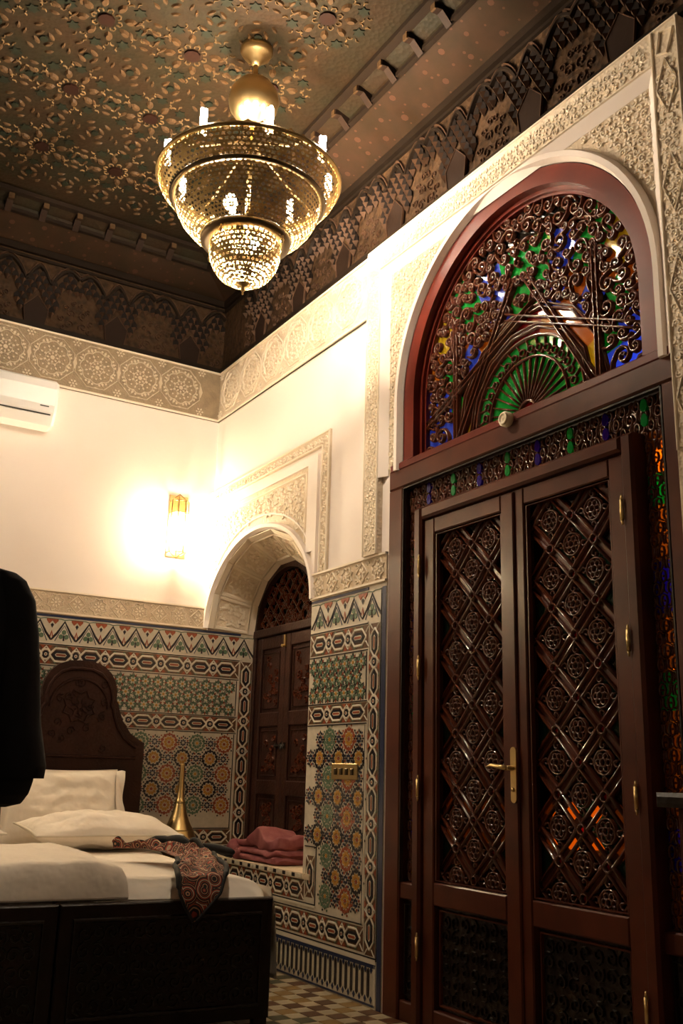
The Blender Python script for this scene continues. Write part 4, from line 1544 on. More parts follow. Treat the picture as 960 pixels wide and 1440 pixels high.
def pierced(mb, prof, nphi, rows, m=0, fill=0.98):
    """surface of revolution cut into cells, each with an open star or almond hole"""
    L = [0.0]
    for a, b in zip(prof[:-1], prof[1:]):
        L.append(L[-1] + hypot(b[0] - a[0], b[1] - a[1]))

    def at(t):
        d = t * L[-1]
        for i in range(len(L) - 1):
            if d <= L[i + 1] + 1e-9:
                f = (d - L[i]) / (L[i + 1] - L[i])
                return prof[i][0] + f * (prof[i + 1][0] - prof[i][0]), prof[i][1] + f * (prof[i + 1][1] - prof[i][1])
        return prof[-1]

    def pt(a, t):
        r, z = at(min(1, max(0, t)))
        return (r * cos(a), r * sin(a), z)

    for j in range(rows):
        for i in range(nphi):
            c = (i + .5 + (.5 if j % 2 else 0), j + .5)
            typ = (i * 2 + j) % 3
            fj = 0.70 + 0.25 * random.random()
            if random.random() < 0.10:
                fj = 0.3
            out, inn = [], []
            for k in range(8):
                q = 2 * pi * k / 8 + pi / 8 * 0
                ox, oy = cos(q), sin(q)
                mx = max(abs(ox), abs(oy))
                out.append((c[0] + .5 * ox / mx, c[1] + .5 * oy / mx))
                if typ == 0:
                    f = fill * (1.1 if k % 2 == 0 else 0.62) * .5
                elif typ == 1:
                    f = fill * .5 * (1.15 if k % 2 else .6)
                else:
                    f = fill * .5 * (.95 if k % 4 == 0 else (.55 if k % 4 == 2 else .8))
                f *= fj
                inn.append((c[0] + f * ox / mx ** .5, c[1] + f * oy / mx ** .5))
            vs_ = [pt(2 * pi * p[0] / nphi, p[1] / rows) for p in out + inn]
            mb.add(vs_, [[k, (k + 1) % 8, 8 + (k + 1) % 8, 8 + k] for k in range(8)], m, False)
    return mb


BOWL1 = [(0.474, 4.105), (0.472, 4.08), (0.460, 4.05), (0.435, 4.02), (0.398, 3.998)]
BOWL2 = [(0.380, 3.995), (0.379, 3.96), (0.368, 3.915), (0.345, 3.87), (0.305, 3.82), (0.255, 3.785), (0.215, 3.768)]
BOWL3 = [(0.184, 3.745), (0.186, 3.70), (0.180, 3.65), (0.162, 3.60), (0.130, 3.555), (0.085, 3.525), (0.035, 3.511)]
pierced(MB(), BOWL1, 96, 6).build('outer_band', 'brass_pierced', ch)
pierced(MB(), BOWL2, 84, 14).build('bowl', 'brass_pierced', ch)
pierced(MB(), BOWL3, 42, 12).build('lower_bowl', 'brass_pierced', ch)
mb = MB().lathe([(0.462, 4.11), (0.485, 4.098), (0.49, 4.112), (0.482, 4.128), (0.462, 4.13), (0.45, 4.12)], 64)
mb.build('rim', 'brass_old', ch)
mb = MB().lathe([(0.40, 4.006), (0.41, 3.992), (0.398, 3.978), (0.378, 3.984), (0.376, 4.004)], 64)
mb.build('band_ring', 'brass_dark', ch)
mb = MB().lathe([(0.18, 3.78), (0.222, 3.782), (0.236, 3.765), (0.232, 3.745), (0.205, 3.735), (0.178, 3.74)], 48)
mb.build('lower_ring', 'brass_dark', ch)
for k in range(4):                         # pendants on the lower ring
    a = k * pi / 2 + 0.55
    mb = MB().lathe([(0.0, 0.0), (0.006, -.005), (0.004, -.012), (0.011, -.028), (0.007, -.042), (0.0, -.05)], 8)
    mb.build('pendant', 'brass', ch, T(0.222 * cos(a), 0.222 * sin(a), 3.742))
mb = MB().lathe([(0.0, 3.452), (0.006, 3.458), (0.004, 3.47), (0.013, 3.482), (0.007, 3.495), (0.036, 3.508), (0.036, 3.516), (0.0, 3.52)], 14)
mb.build('finial', 'brass', ch)
# crest of little cut-out leaves round the rim
mb = MB()
for k in range(40):
    a = 2 * pi * k / 40
    for q0, q1, h in ((-.06, .06, .02),):
        p = [(0.472 * cos(a + q0), 0.472 * sin(a + q0), 4.128), (0.472 * cos(a + q1), 0.472 * sin(a + q1), 4.128), (0.466 * cos(a + q1 * .6), 0.466 * sin(a + q1 * .6), 4.142), (0.462 * cos(a), 0.462 * sin(a), 4.156), (0.466 * cos(a + q0 * .6), 0.466 * sin(a + q0 * .6), 4.142)]
        mb.add(p, [[0, 1, 2, 3, 4]])
mb.build('crest', 'brass', ch)
mb = MB().lathe([(0.0, 4.47), (0.02, 4.47), (0.05, 4.48), (0.095, 4.51), (0.128, 4.56), (0.137, 4.61), (0.128, 4.66), (0.095, 4.71), (0.05, 4.74), (0.02, 4.75)], 36)
mb.build('globe', 'brass', ch)
mb = MB().tube([(0, 0, 3.74), (0, 0, 4.48)], 0.012, 10)
mb.tube([(0, 0, 4.74), (0, 0, 4.90)], 0.014, 10)
mb.build('stem', 'brass', ch)
for k in range(4):                         # arms from stem to rim
    a = k * pi / 2 + 0.2
    mb = MB().tube([(0, 0, 4.35), (0.15 * cos(a), 0.15 * sin(a), 4.27), (0.32 * cos(a), 0.32 * sin(a), 4.17), (0.465 * cos(a), 0.465 * sin(a), 4.125)], 0.007, 6)
    mb.build('arm', 'brass_dark', ch)
mb = MB().lathe([(0.0, 4.835), (0.018, 4.835), (0.024, 4.85), (0.032, 4.855), (0.034, 4.868), (0.044, 4.872), (0.048, 4.886), (0.075, 4.90), (0.09, 4.925), (0.088, 4.949), (0.0, 4.949)], 28)
mb.build('canopy', 'brass', ch)
for k in range(8):                         # compact lamps standing on the rim
    a = radians(212 + 45 * k)
    c = (0.435 * cos(a), 0.435 * sin(a))
    mb = MB().lathe([(0.0, 4.118), (0.022, 4.118), (0.022, 4.13), (0.016, 4.135), (0.016, 4.165), (0.0, 4.168)], 10, 0, c=(c[0], c[1], 0))
    so = mb.build('lamp_holder', 'ivory', ch)
    mb = MB()
    for q in range(3):
        e = 2 * pi * q / 3 + a
        x, y = c[0] + 0.011 * cos(e), c[1] + 0.011 * sin(e)
        mb.tube([(x, y, 4.166), (x, y, 4.255)], 0.0085, 6)
    mb.build('lamp_tube', 'lamp_rim', so)


def bulb(parent, c, r, m, name='bulb'):
    mb = MB().lathe([(0.0, -r), (r * .7, -r * .7), (r, 0), (r * .75, r * .7), (r * .4, r * 1.3), (0.0, r * 1.4)], 10, 0, c=c)
    return mb.build(name, m, parent)


bulb(ch, (-0.09, 0.02, 3.965), 0.038, 'lamp_bowl')
bulb(ch, (0.03, -0.04, 3.73), 0.027, 'lamp_bowl')

# ================================================================== WALL SCONCE
def make_sconce(u, label):
    sc = empty('wall_sconce', FB @ T(u, 2.62, 0), label=label, cat='sconce', group='wall sconces flanking the beds')
    hw, dp_, H = 0.066, 0.085, 0.42
    prof = [(-hw, 0.004), (-hw, 0.05), (-0.028, dp_), (0.028, dp_), (hw, 0.05), (hw, 0.004)]
    mb = MB().box((-hw - .006, 0.0, 0.0), (hw + .006, H + .05, 0.006))
    mb.build('back_plate', 'brass', sc)
    mb = MB()
    for (a, w) in prof[1:5]:
        mb.tube([(a, 0.03, w), (a, H, w)], 0.0045, 6)
    for y in (0.03, H, H - .09):
        for p, q in zip(prof[:-1], prof[1:]):
            mb.tube([(p[0], y, p[1]), (q[0], y, q[1])], 0.0045, 6)
    for (a, w) in prof[1:5]:
        mb.tube([(a, H, w), (0, H + .06, 0.02)], 0.004, 6)
        mb.tube([(a, 0.03, w), (0, -0.01, 0.02)], 0.004, 6)
    mb.build('frame', 'brass_old', sc)
    mb = MB()
    for p, q in zip(prof[:-1], prof[1:]):
        L_ = hypot(q[0] - p[0], q[1] - p[1])
        n = max(2, int(L_ / 0.012))
        for i in range(n):
            for j in range(7):
                t0, t1 = i / n, (i + .62) / n
                y = H - .09 + 0.0128 * j
                mb.add([(p[0] + (q[0] - p[0]) * t, yy, p[1] + (q[1] - p[1]) * t) for t, yy in ((t0, y), (t1, y), (t1, y + .008), (t0, y + .008))], [[0, 1, 2, 3]])
    mb.build('pierced_band', 'brass_pierced', sc)
    for p, q in zip(prof[1:-2], prof[2:-1]):
        MB().add([(p[0], .03, p[1] - .002), (q[0], .03, q[1] - .002), (q[0], H - .09, q[1] - .002), (p[0], H - .09, p[1] - .002)], [[0, 1, 2, 3]]).build('glass_pane', 'glass_clear', sc)
    mb = MB().tube([(0, 0.08, 0.042), (0, 0.30, 0.042)], [0.016, 0.016], 8)
    mb.build('bulb', 'lamp_sconce', sc)


make_sconce(-0.285, 'lit hexagonal brass and glass wall sconce close to the niche corner')
make_sconce(-2.70, 'lit hexagonal brass and glass wall sconce on the far side of the two beds')

# ================================================================== COURTYARD LAMPS
cl = empty('courtyard_lamp', T(3.9, -0.95, 4.35), label='plain lit lamp on the courtyard wall beyond the stained glass', cat='lamp')
MB().box((-0.16, -0.09, -0.12), (0, 0.09, 0.12)).build('lamp_box', 'brass_dark', cl)
bulb(cl, (-0.24, 0, 0.0), 0.06, 'lamp_court')
MB().tube([(-0.16, 0, 0.0), (-0.2, 0, 0.0)], 0.02, 8).build('stem', 'brass_dark', cl)
cl2 = empty('courtyard_lantern', T(3.0, -0.72, 0), label='glowing floor lantern glimpsed through the door lattice', cat='lantern')
mb = MB().lathe([(0.0, 0.0), (0.16, 0.0), (0.16, 0.03), (0.03, 0.06), (0.03, 0.52), (0.2, 0.56), (0.2, 0.58), (0.0, 0.58)], 12)
mb.build('base', 'brass_dark', cl2)
mb = MB().lathe([(0.0, 0.585), (0.19, 0.585), (0.21, 0.75), (0.19, 0.95), (0.0, 0.95)], 8, sm=False)
mb.build('glass_body', 'lamp_lantern', cl2)
mb = MB().lathe([(0.2, 0.95), (0.2, 0.97), (0.08, 1.08), (0.0, 1.12)], 8)
mb.build('cap', 'brass_dark', cl2)

# ================================================================== AIR CONDITIONER
ac = empty('air_conditioner', FB @ T(-1.72, 3.385, 0), label='white split air conditioner mounted under the carved frieze', cat='air conditioner')
hwid = 0.42
prf = [(0.0, 0.325), (0.17, 0.325), (0.20, 0.305), (0.21, 0.25), (0.205, 0.13), (0.195, 0.085), (0.14, 0.0), (0.0, 0.0)]
mb = MB()
vs_ = []
for x, sc_ in ((-hwid, .94), (-hwid + .02, 1), (hwid - .02, 1), (hwid, .94)):
    for w, y in prf:
        vs_.append((x, 0.16 + (y - 0.16) * sc_, w * sc_))
n = len(prf)
fs = [[i * n + k, i * n + (k + 1) % n, (i + 1) * n + (k + 1) % n, (i + 1) * n + k] for i in range(3) for k in range(n)]
fs += [list(range(n)), [3 * n + k for k in range(n)][::-1]]
mb.add(vs_, fs)
mb.build('body', 'plastic', ac)
mb = MB()
mb.slab([(-hwid + .03, 0.0), (hwid - .03, 0.0), (hwid - .03, 0.045), (-hwid + .03, 0.045)], 0, 0.006)
mb.map(lambda a, b, c: (a, 0.022 + b * .85 - c * .5, 0.155 + b * .53 + c * .84))
mb.build('louvre', 'plastic', ac)
mb = MB().slab([(-hwid + .04, 0.0), (hwid - .04, 0.0), (hwid - .04, 0.010), (-hwid + .04, 0.010)], 0, 0.003)
mb.map(lambda a, b, c: (a, 0.064 + b * .85 - c * .5, 0.181 + b * .53 + c * .84))
mb.build('air_slot', 'plastic_dark', ac)
MB().box((0.30, 0.115, 0.198), (0.36, 0.122, 0.207)).build('display', 'plastic_dark', ac)

# ================================================================== SMALL WALL FITTINGS
sp_ = empty('wall_switch', FR @ T(2.03, 1.075, 0.006), label='brass double light switch plate on the mosaic pier', cat='switch')
MB().bbox((-0.135, 0, 0), (0.135, 0.085, 0.008), 0.003).build('plate', 'brass_old', sp_)
for x in (-0.085, -0.028, 0.028, 0.085):
    MB().bbox((x - .012, .025, .008), (x + .012, .06, .015), 0.003).build('rocker', 'brass_dark', sp_)
sd = empty('motion_sensor', FR @ T(3.425, 2.715, 0.0205), label='small round ivory sensor fixed on the beam under the stained glass fan', cat='sensor')
MB().lathe([(0.036, 0), (0.036, 0.028), (0.0, 0.028)], 22).build('housing', 'ivory', sd)
MB().lathe([(0.03, 0.028), (0.03, 0.036), (0.022, 0.038), (0.02, 0.034), (0.008, 0.034), (0.0, 0.038)], 22).build('face', 'ivory', sd)

# ================================================================== BEDS
BA = radians(-3.4)
BM = T(-0.485, -0.2, 0) @ RZ(BA)             # head corner by the niche; -x across, -y along the bed
BL, BW = 2.2, 0.97
ND3 = lambda p, s, a: noise.noise(Vector(p) * s) * a


def make_bed(k, label):
    bed = empty('bed', BM @ T(-k * (BW + 0.008), 0, 0), label=label, cat='bed', group='twin carved beds pushed together')
    c = -BW / 2 + 0.02
    hs = [(0.46, 0.0), (0.46, 1.27), (0.42, 1.29), (0.36, 1.33), (0.305, 1.40), (0.275, 1.47), (0.262, 1.52), (0.245, 1.545), (0.247, 1.60), (0.232, 1.66), (0.20, 1.715), (0.15, 1.76), (0.08, 1.785)]
    pts = [(c + a, b) for a, b in hs] + [(c, 1.79)] + [(c - a, b) for a, b in hs[::-1]]
    FH = T(0, 0, 0) @ frame((1, 0, 0), (0, 0, 1), (0, -1, 0))
    mb = MB().slab(pts, -0.03, 0.03)
    mb.build('headboard', 'wood_head', bed, FH)
    mb = MB()
    inner = [(c + a * .88, 0.6 + (b - 0.6) * .955) for a, b in hs[1:]] + [(c, 1.735)] + [(c - a * .88, 0.6 + (b - 0.6) * .955) for a, b in hs[:0:-1]]
    mb.strip(inner, 0.022, 0.03, 0.016)
    mb.strip([(c + .40, 1.17), (c - .40, 1.17)], 0.02, 0.03, 0.014)
    arc = [(c - .19 * cos(pi * i / 20), 1.48 + .19 * sin(pi * i / 20)) for i in range(21)]
    mb.strip(arc, 0.016, 0.03, 0.012)
    star_cell(mb, (c, 1.49), 0.11, 0.03, 0.010)
    random.seed(2)
    for i in range(46):
        x, y = random.uniform(-.36, .36), random.uniform(1.2, 1.68)
        if y < 1.27 or abs(x) < 0.19:
            mb.strip(spiral((c + x, y), 0.03, random.uniform(0, 6), 1.2, 1, 9), 0.008, 0.03, 0.007)
    mb.build('headboard_carving', 'wood_head', bed, FH)
    FF = T(0, -BL, 0) @ frame((1, 0, 0), (0, 0, 1), (0, -1, 0))
    mb = MB().bbox((-BW, 0.04, -0.025), (0, 0.545, 0.025), 0.006)
    mb.build('footboard', 'wood_dark', bed, FF)
    mb = MB()
    mb.strip(rect(-BW + .06, -.06, 0.10, 0.48), 0.02, 0.025, 0.012, 0, True)
    random.seed(6)
    for i in range(14):
        for j in range(5):
            mb.strip(spiral((-BW + .11 + (BW - .22) * i / 13, 0.15 + 0.07 * j), 0.034, random.uniform(0, 6), 1.2, 1 if (i + j) % 2 else -1, 9), 0.008, 0.025, 0.007)
    mb.build('footboard_carving', 'wood_carved', bed, FF)
    for x in (-BW + .012, -.012):
        MB().box((x - .012, -BL + .02, 0.14), (x + .012, -0.02, 0.42)).build('side_rail', 'wood_dark', bed)
    for x in (-BW + .04, -.04):
        for y in (-BL + 0.0, -0.0):
            MB().box((x - .03, y - .022, 0.0), (x + .03, y + .022, 0.06)).build('leg', 'wood_dark', bed)
    MB().box((-BW + .024, -BL + .03, 0.26), (-.024, -0.035, 0.32)).build('slat_base', 'wood_dark', bed)
    return bed


bed1 = make_bed(0, 'dark carved wooden bed beside the niche, with arched headboard in full view')
bed2 = make_bed(1, 'dark carved wooden bed behind the hanging coat, pushed against its twin')


def cushion(mb, L_, W_, H_, seed, nu=48, nv=36, pw=2.4, wr=0.018, flange=0.0, m=0):
    """soft box: two puffed skins meeting in a seam"""
    def hgt(a, b):
        e = max(0.0, (1 - abs(a) ** pw)) * max(0.0, (1 - abs(b) ** pw))
        return e ** 0.55

    def f(sg):
        def g(s, t):
            a, b = s * 2 - 1, t * 2 - 1
            k = 1 - 0.05 * (a * a) * (1 - b * b) - 0.0
            k2 = 1 - 0.07 * (b * b) * (1 - a * a)
            x, y = a * L_ / 2 * (1 - 0.045 * (1 - b * b) * abs(a) ** 3), b * W_ / 2 * (1 - 0.06 * (1 - a * a) * abs(b) ** 3)
            h = hgt(a, b) * H_ / 2
            w = noise.noise(Vector((a * 2.2 + seed, b * 2.6, sg))) * wr + noise.noise(Vector((a * 6 + seed, b * 5.0, sg * 2))) * wr * .45
            return (x, y, sg * (h + w * min(1, hgt(a, b) * 1.3)))
        return g
    mb.grid(f(1), nu, nv, m)
    mb.grid(f(-1), nu, nv, m, flip=True)
    return mb


def make_mattress(k, label):
    x0, x1 = -BW + 0.012, -0.004
    if k:
        x0 -= 0.02
    mb = MB()

    def f(s, t):                               # wrapped cross-section, rounded edges
        n = 4.5
        a = 2 * pi * s
        cx_, sx = cos(a), sin(a)
        hx = abs(cx_) ** (2 / n) * (1 if cx_ > 0 else -1)
        hz = abs(sx) ** (2 / n) * (1 if sx > 0 else -1)
        y = -0.045 - (BL - 0.085) * t
        sh = 1.0
        e = min(t, 1 - t)
        if e < 0.03:
            sh = (1 - (1 - e / 0.03) ** 2.5 * .6)
        X_ = (x0 + x1) / 2 + hx * (x1 - x0) / 2 * (0.985 + .015 * sh)
        Z_ = 0.485 + hz * 0.15 * sh
        if hz > 0.3:
            Z_ += noise.noise(Vector((X_ * 3, y * 3, k))) * 0.008
        return (X_, y, Z_)
    mb.grid(f, 48, 60)
    n1 = 49
    mb.f.append(list(range(0, 48)))
    mb.m.append(0)
    mb.sm.append(False)
    mb.f.append([60 * n1 + i for i in range(48)][::-1])
    mb.m.append(0)
    mb.sm.append(False)
    ma = empty('mattress', BM @ T(-k * (BW + 0.008), 0, 0), label=label, cat='mattress', group='white covered mattresses')
    mb.map(lambda a, b, c: (a, b, max(c, 0.322)))
    mb.build('cover', 'linen', ma)
    return ma


ma1 = make_mattress(0, 'white sheeted mattress on the bed beside the niche')
ma2 = make_mattress(1, 'white sheeted mattress on the bed behind the hanging coat')
# sheet hem hanging down beside the niche
mb = MB()


def hem(s, t):
    y = -0.3 - (BL - 0.32) * s
    z = 0.585 - t * 0.40
    x = 0.004 + 0.022 * min(1, t * 4) + 0.010 * sin(s * 46) * t + 0.018 * t
    return (x, y, z)


mb.grid(hem, 70, 10)
mb.grid(lambda s, t: tuple(Vector(hem(s, t)) - Vector((0.004, 0, 0))), 70, 10, flip=True)
mb.build('sheet_skirt', 'linen', ma1)

# duvet folded over the inner side of both beds
mb = MB()


def duv(s, t):
    x = -1.95 + 1.28 * s                       # across, bed coordinates
    y = -0.98 - 1.185 * t
    ex = min(1.0, (1 - s) / 0.11)
    ex = 1 - (1 - ex) ** 2
    ey = min(1.0, t / 0.09, (1 - t) / 0.08)
    ey = 1 - (1 - ey) ** 2
    e = max(0.0, min(1.0, ex)) ** .5 * max(0.0, min(1.0, ey)) ** .5
    z = 0.645 + 0.06 * e - 0.085 * max(0.0, 1 - (1 - t) / 0.07) ** 2
    z += (noise.noise(Vector((x * 2.3, y * 2.0, 3))) * 0.016 + noise.noise(Vector((x * 7, y * 3.5, 5))) * 0.006) * e
    edge = max(0.0, 1 - abs(s - .90) / .12)
    z += 0.007 * (sin(y * 30 + 5 * sin(x * 9)) + noise.noise(Vector((x * 14, y * 22, 1)))) * edge * e
    y += 0.03 * noise.noise(Vector((x * 3, 0, 0))) * (1 - t)
    x += 0.035 * noise.noise(Vector((0, y * 3, 7))) * s
    return (x, y, z)


mb.grid(duv, 80, 60)
mb.grid(lambda s, t: (duv(s, t)[0], duv(s, t)[1], 0.6445 - 0.09 * max(0.0, 1 - (1 - t) / 0.07) ** 2), 40, 30, flip=True)
tag(mb.build('duvet', 'linen', None, BM), 'thick white duvet spread across the foot half of the two beds', 'duvet')


def pillow(label, M, L_, W_, H_, seed, fl=0.0):
    p = empty('pillow', M, label=label, cat='pillow', group='white bed pillows')
    cushion(MB(), L_, W_, H_, seed, pw=2.0, wr=0.024).build('cushion', 'linen', p)
    mb = MB()
    pts = []
    for a, b in [(i / 10 - 1, -1) for i in range(0, 20)] + [(1, i / 10 - 1) for i in range(0, 20)] + [(1 - i / 10, 1) for i in range(0, 20)] + [(-1, 1 - i / 10) for i in range(0, 20)]:
        pts.append((a * L_ / 2 * (1 - 0.045 * (1 - b * b) * abs(a) ** 3), b * W_ / 2 * (1 - 0.06 * (1 - a * a) * abs(b) ** 3), 0))
    mb.tube(pts, 0.006, 6, closed=True)
    mb.build('piping', 'linen_piping', p)
    if fl:                                     # loose flange at one end of the pillowcase
        mb = MB()

        def g(s, t):
            b = s * 2 - 1
            return (L_ / 2 * .985 - .03 * (1 - b * b) + fl * t, b * W_ / 2 * .97, (0.05 * (1 - b * b) ** .5) * (1 - t) + 0.018 * sin(b * 7 + t * 3) * t + 0.012 * t)
        mb.grid(g, 24, 6)
        mb.grid(lambda s, t: tuple(Vector(g(s, t)) - Vector((0, 0, .004 + 0.06 * (1 - t) * (1 - (s * 2 - 1) ** 2) ** .5))), 24, 6, flip=True)
        mb.build('flange', 'linen', p)
    return p


RX_ = lambda a: Matrix.Rotation(a, 4, 'X')
RY_ = lambda a: Matrix.Rotation(a, 4, 'Y')
pillow('plump white pillow propped upright against the arched headboard, open flange at its end', BM @ T(-0.56, -0.20, 0.868) @ RX_(radians(62)), 0.74, 0.50, 0.22, 1, 0.06)
pillow('white pillow lying flat in front of the propped one, near the brass vase', BM @ T(-0.42, -0.62, 0.752) @ RZ(radians(4)) @ RX_(radians(5)), 0.86, 0.52, 0.205, 7)
pillow('white pillow lying flat on the bed behind the hanging coat', BM @ T(-1.36, -0.64, 0.745) @ RZ(radians(-5)), 0.78, 0.50, 0.17, 13)
pillow('white pillow propped upright on the bed behind the hanging coat', BM @ T(-1.47, -0.18, 0.872) @ RX_(radians(64)), 0.74, 0.48, 0.20, 19)

# ================================================================== SCARF
sf = empty('scarf', label='black and rust patterned scarf crumpled on the bed, one corner hanging over the footboard', cat='scarf')
ctl = [((-1.08, -1.5, 0.712), 0.03), ((-1, -1.6, 0.717), 0.10), ((-0.93, -1.72, 0.722), 0.13), ((-0.88, -1.86, 0.717), 0.16), ((-0.86, -2.02, 0.707), 0.19),
       ((-0.9, -2.18, 0.694), 0.21), ((-0.95, -2.34, 0.677), 0.205), ((-0.985, -2.428, 0.65), 0.19), ((-1.005, -2.468, 0.575), 0.16), ((-1.02, -2.475, 0.52), 0.09), ((-1.03, -2.475, 0.462), 0.008)]


def scarf_pt(s, t):
    n = len(ctl) - 1
    k = min(n - 1, int(t * n))
    f = t * n - k
    p = Vector(ctl[k][0]).lerp(Vector(ctl[k + 1][0]), f)
    w = ctl[k][1] + (ctl[k + 1][1] - ctl[k][1]) * f
    b = s * 2 - 1
    d = Vector((0.96, 0.26, 0)) if t < .55 else Vector((1, 0.06, 0))
    q = p + d * (b * w * (0.55 if t < .5 else .62))
    amp = 0.026 * (1 if t < .45 else max(.12, 1 - (t - .45) * 3))
    z = amp * (sin(b * 5.5 + t * 9) + noise.noise(Vector((b * 3, t * 14, 1))) * 1.3)
    if t < .68:
        q.z += max(z, -0.006)
    else:
        q.y -= abs(z) * .3
    return q


mb = MB().grid(lambda s, t: tuple(scarf_pt(s, t)), 26, 90)
mb.grid(lambda s, t: tuple(scarf_pt(s, t) - Vector((0, -0.003 if t > .7 else 0, 0.003))), 26, 90, flip=True)
mb.build('cloth', 'scarf_print', sf)
for e in (0.0, 1.0):                           # dark border of the print
    mb = MB().tube([tuple(scarf_pt(e, t) + Vector((0, -0.002, 0.004))) for t in lin(0.30 if e else 0.45, 0.995, 44)], [0.013 if i < 26 else 0.007 for i in range(45)], 6)
    mb.build('border', 'scarf_black', sf)
mb = MB()
for k, (a, b, c, r) in enumerate((((-0.86, -1.60, 0.72), (-0.80, -1.72, 0.745), (-0.77, -1.80, 0.70), 0.022), ((-0.93, -1.56, .715), (-0.86, -1.64, .74), (-0.80, -1.66, .70), 0.02), ((-0.78, -1.86, .71), (-0.70, -1.95, .715), (-0.645, -2.03, .69), 0.018), ((-.72, -1.9, .70), (-.68, -1.98, .70), (-.63, -1.98, .672), .014))):
    ps = [Vector(a).lerp(Vector(b), i / 8).lerp(Vector(b).lerp(Vector(c), i / 8), i / 8) for i in range(9)]
    ps = [tuple(p + Vector((ND3(p, 30, .01), ND3(p, 25, .01), 0.02 + ND3(p, 20, .008)))) for p in ps]
    mb.tube(ps, [r * (.5 + .8 * sin(pi * (i + .6) / 9)) for i in range(9)], 7)
mb.build('twisted_end', 'scarf_black', sf)

# ================================================================== BRASS VASE ON ITS BEDSIDE TABLE
nt_ = empty('bedside_table', T(-0.235, -0.30, 0), label='small dark wooden stand under the brass vase, between bed and niche', cat='table')
MB().bbox((-0.16, -0.16, 0.46), (0.16, 0.16, 0.49), 0.004).build('top', 'wood_dark', nt_)
for x in (-1, 1):
    for y in (-1, 1):
        MB().box((x * .14 - .018, y * .14 - .018, 0), (x * .14 + .018, y * .14 + .018, .46)).build('leg', 'wood_dark', nt_)
MB().box((-.14, -.14, .12), (.14, .14, .14)).build('shelf', 'wood_dark', nt_)
va_ = empty('brass_vase', T(-0.235, -0.30, 0.49), label='tall brass vase with pear body and long narrow neck in the corner', cat='vase')
mb = MB().lathe([(0.0, 0.0), (0.055, 0.0), (0.06, 0.012), (0.05, 0.025), (0.075, 0.05), (0.112, 0.09), (0.126, 0.135), (0.122, 0.175), (0.10, 0.225), (0.072, 0.275), (0.05, 0.33), (0.036, 0.385), (0.03, 0.40)], 36)
mb.build('body', 'brass', va_)
mb = MB().lathe([(0.030, 0.398), (0.035, 0.405), (0.033, 0.414), (0.026, 0.425), (0.021, 0.50), (0.017, 0.58), (0.015, 0.64), (0.018, 0.652), (0.012, 0.654), (0.009, 0.62)], 24)
mb.build('neck', 'brass', va_)
for z_, r_ in ((0.05, .077), (0.226, .101), (0.40, .034)):
    MB().lathe([(r_, z_ - .004), (r_ + .004, z_), (r_, z_ + .004)], 32).build('ring_band', 'brass_old', va_)

# ================================================================== PINK BLANKET IN THE NICHE
bl = empty('folded_blanket', T(0.14, -0.93, Z_BENCH), label='rumpled dusty pink blanket folded on the niche bench', cat='blanket')
for k, (w_, d_, z0_, h_) in enumerate(((0.62, 0.26, 0.0, 0.045), (0.60, 0.25, 0.040, 0.045), (0.57, 0.235, 0.080, 0.05))):
    def fold(s, t, w_=w_, d_=d_, z0_=z0_, h_=h_, k=k):
        a = 2 * pi * s
        n = 3.2
        y = (abs(cos(a)) ** (2 / n)) * (1 if cos(a) > 0 else -1) * d_ / 2
        z = z0_ + h_ / 2 + (abs(sin(a)) ** (2 / n)) * (1 if sin(a) > 0 else -1) * h_ / 2
        e = min(1.0, (1 - abs(t * 2 - 1)) / 0.08) ** .5
        x = (t * 2 - 1) * w_ / 2
        y, z = y * (.75 + .25 * e), z0_ + h_ / 2 + (z - z0_ - h_ / 2) * e
        if k == 2 and z > z0_ + h_ * .5:
            z += 0.075 * math.exp(-((x - .02) / .09) ** 2) * (1 - .3 * (y / d_)) + 0.02 * noise.noise(Vector((x * 9, y * 9, 0))) + .03 * math.exp(-((x - .25) / .12) ** 2)
        if z0_ > 0 or z > .02:
            z += 0.022 * noise.noise(Vector((x * 9, y * 8, k)))
            y += 0.030 * noise.noise(Vector((x * 6, z * 14, k + 4)))
            x += 0.03 * noise.noise(Vector((y * 8, z * 16, k + 9)))
        return (y, -x, max(z, 0.0))
    mb = MB().grid(fold, 36, 60)
    mb.build('fold_layer', 'pink_cloth', bl)
mb = MB()
mb.tube([(-0.12 + .02 * sin(i * .9), 0.30 - .02 * i * .4, 0.055 + .03 * sin(i * .5)) for i in range(14)], [0.035 * (.4 + sin(pi * (i + .5) / 14)) for i in range(14)], 10)
mb.build('loose_roll', 'pink_cloth', bl)

# ================================================================== HANGING COAT
cs = empty('coat_stand', T(-2.46, -3.43, 0), label='dark wooden coat stand behind the navy coat', cat='coat stand')
mb = MB().tube([(0, 0, 0.06), (0, 0, 1.80)], 0.02, 10)
mb.build('pole', 'wood_dark', cs)
for k in range(3):
    a = 2 * pi * k / 3 + .3
    MB().tube([(0, 0, 0.12), (0.14 * cos(a), 0.14 * sin(a), 0.08), (0.24 * cos(a), 0.24 * sin(a), 0.014)], 0.014, 8).build('foot', 'wood_dark', cs)
for k in range(4):
    a = pi / 2 * k
    MB().tube([(0, 0, 1.70), (0.06 * cos(a), 0.06 * sin(a), 1.69), (0.10 * cos(a), 0.10 * sin(a), 1.73)], 0.010, 8).build('hook', 'wood_dark', cs)
co = empty('hanging_coat', T(-2.52, -3.62, 0), label='dark navy coat hanging by the foot of the beds, sleeve hanging straight down', cat='coat')


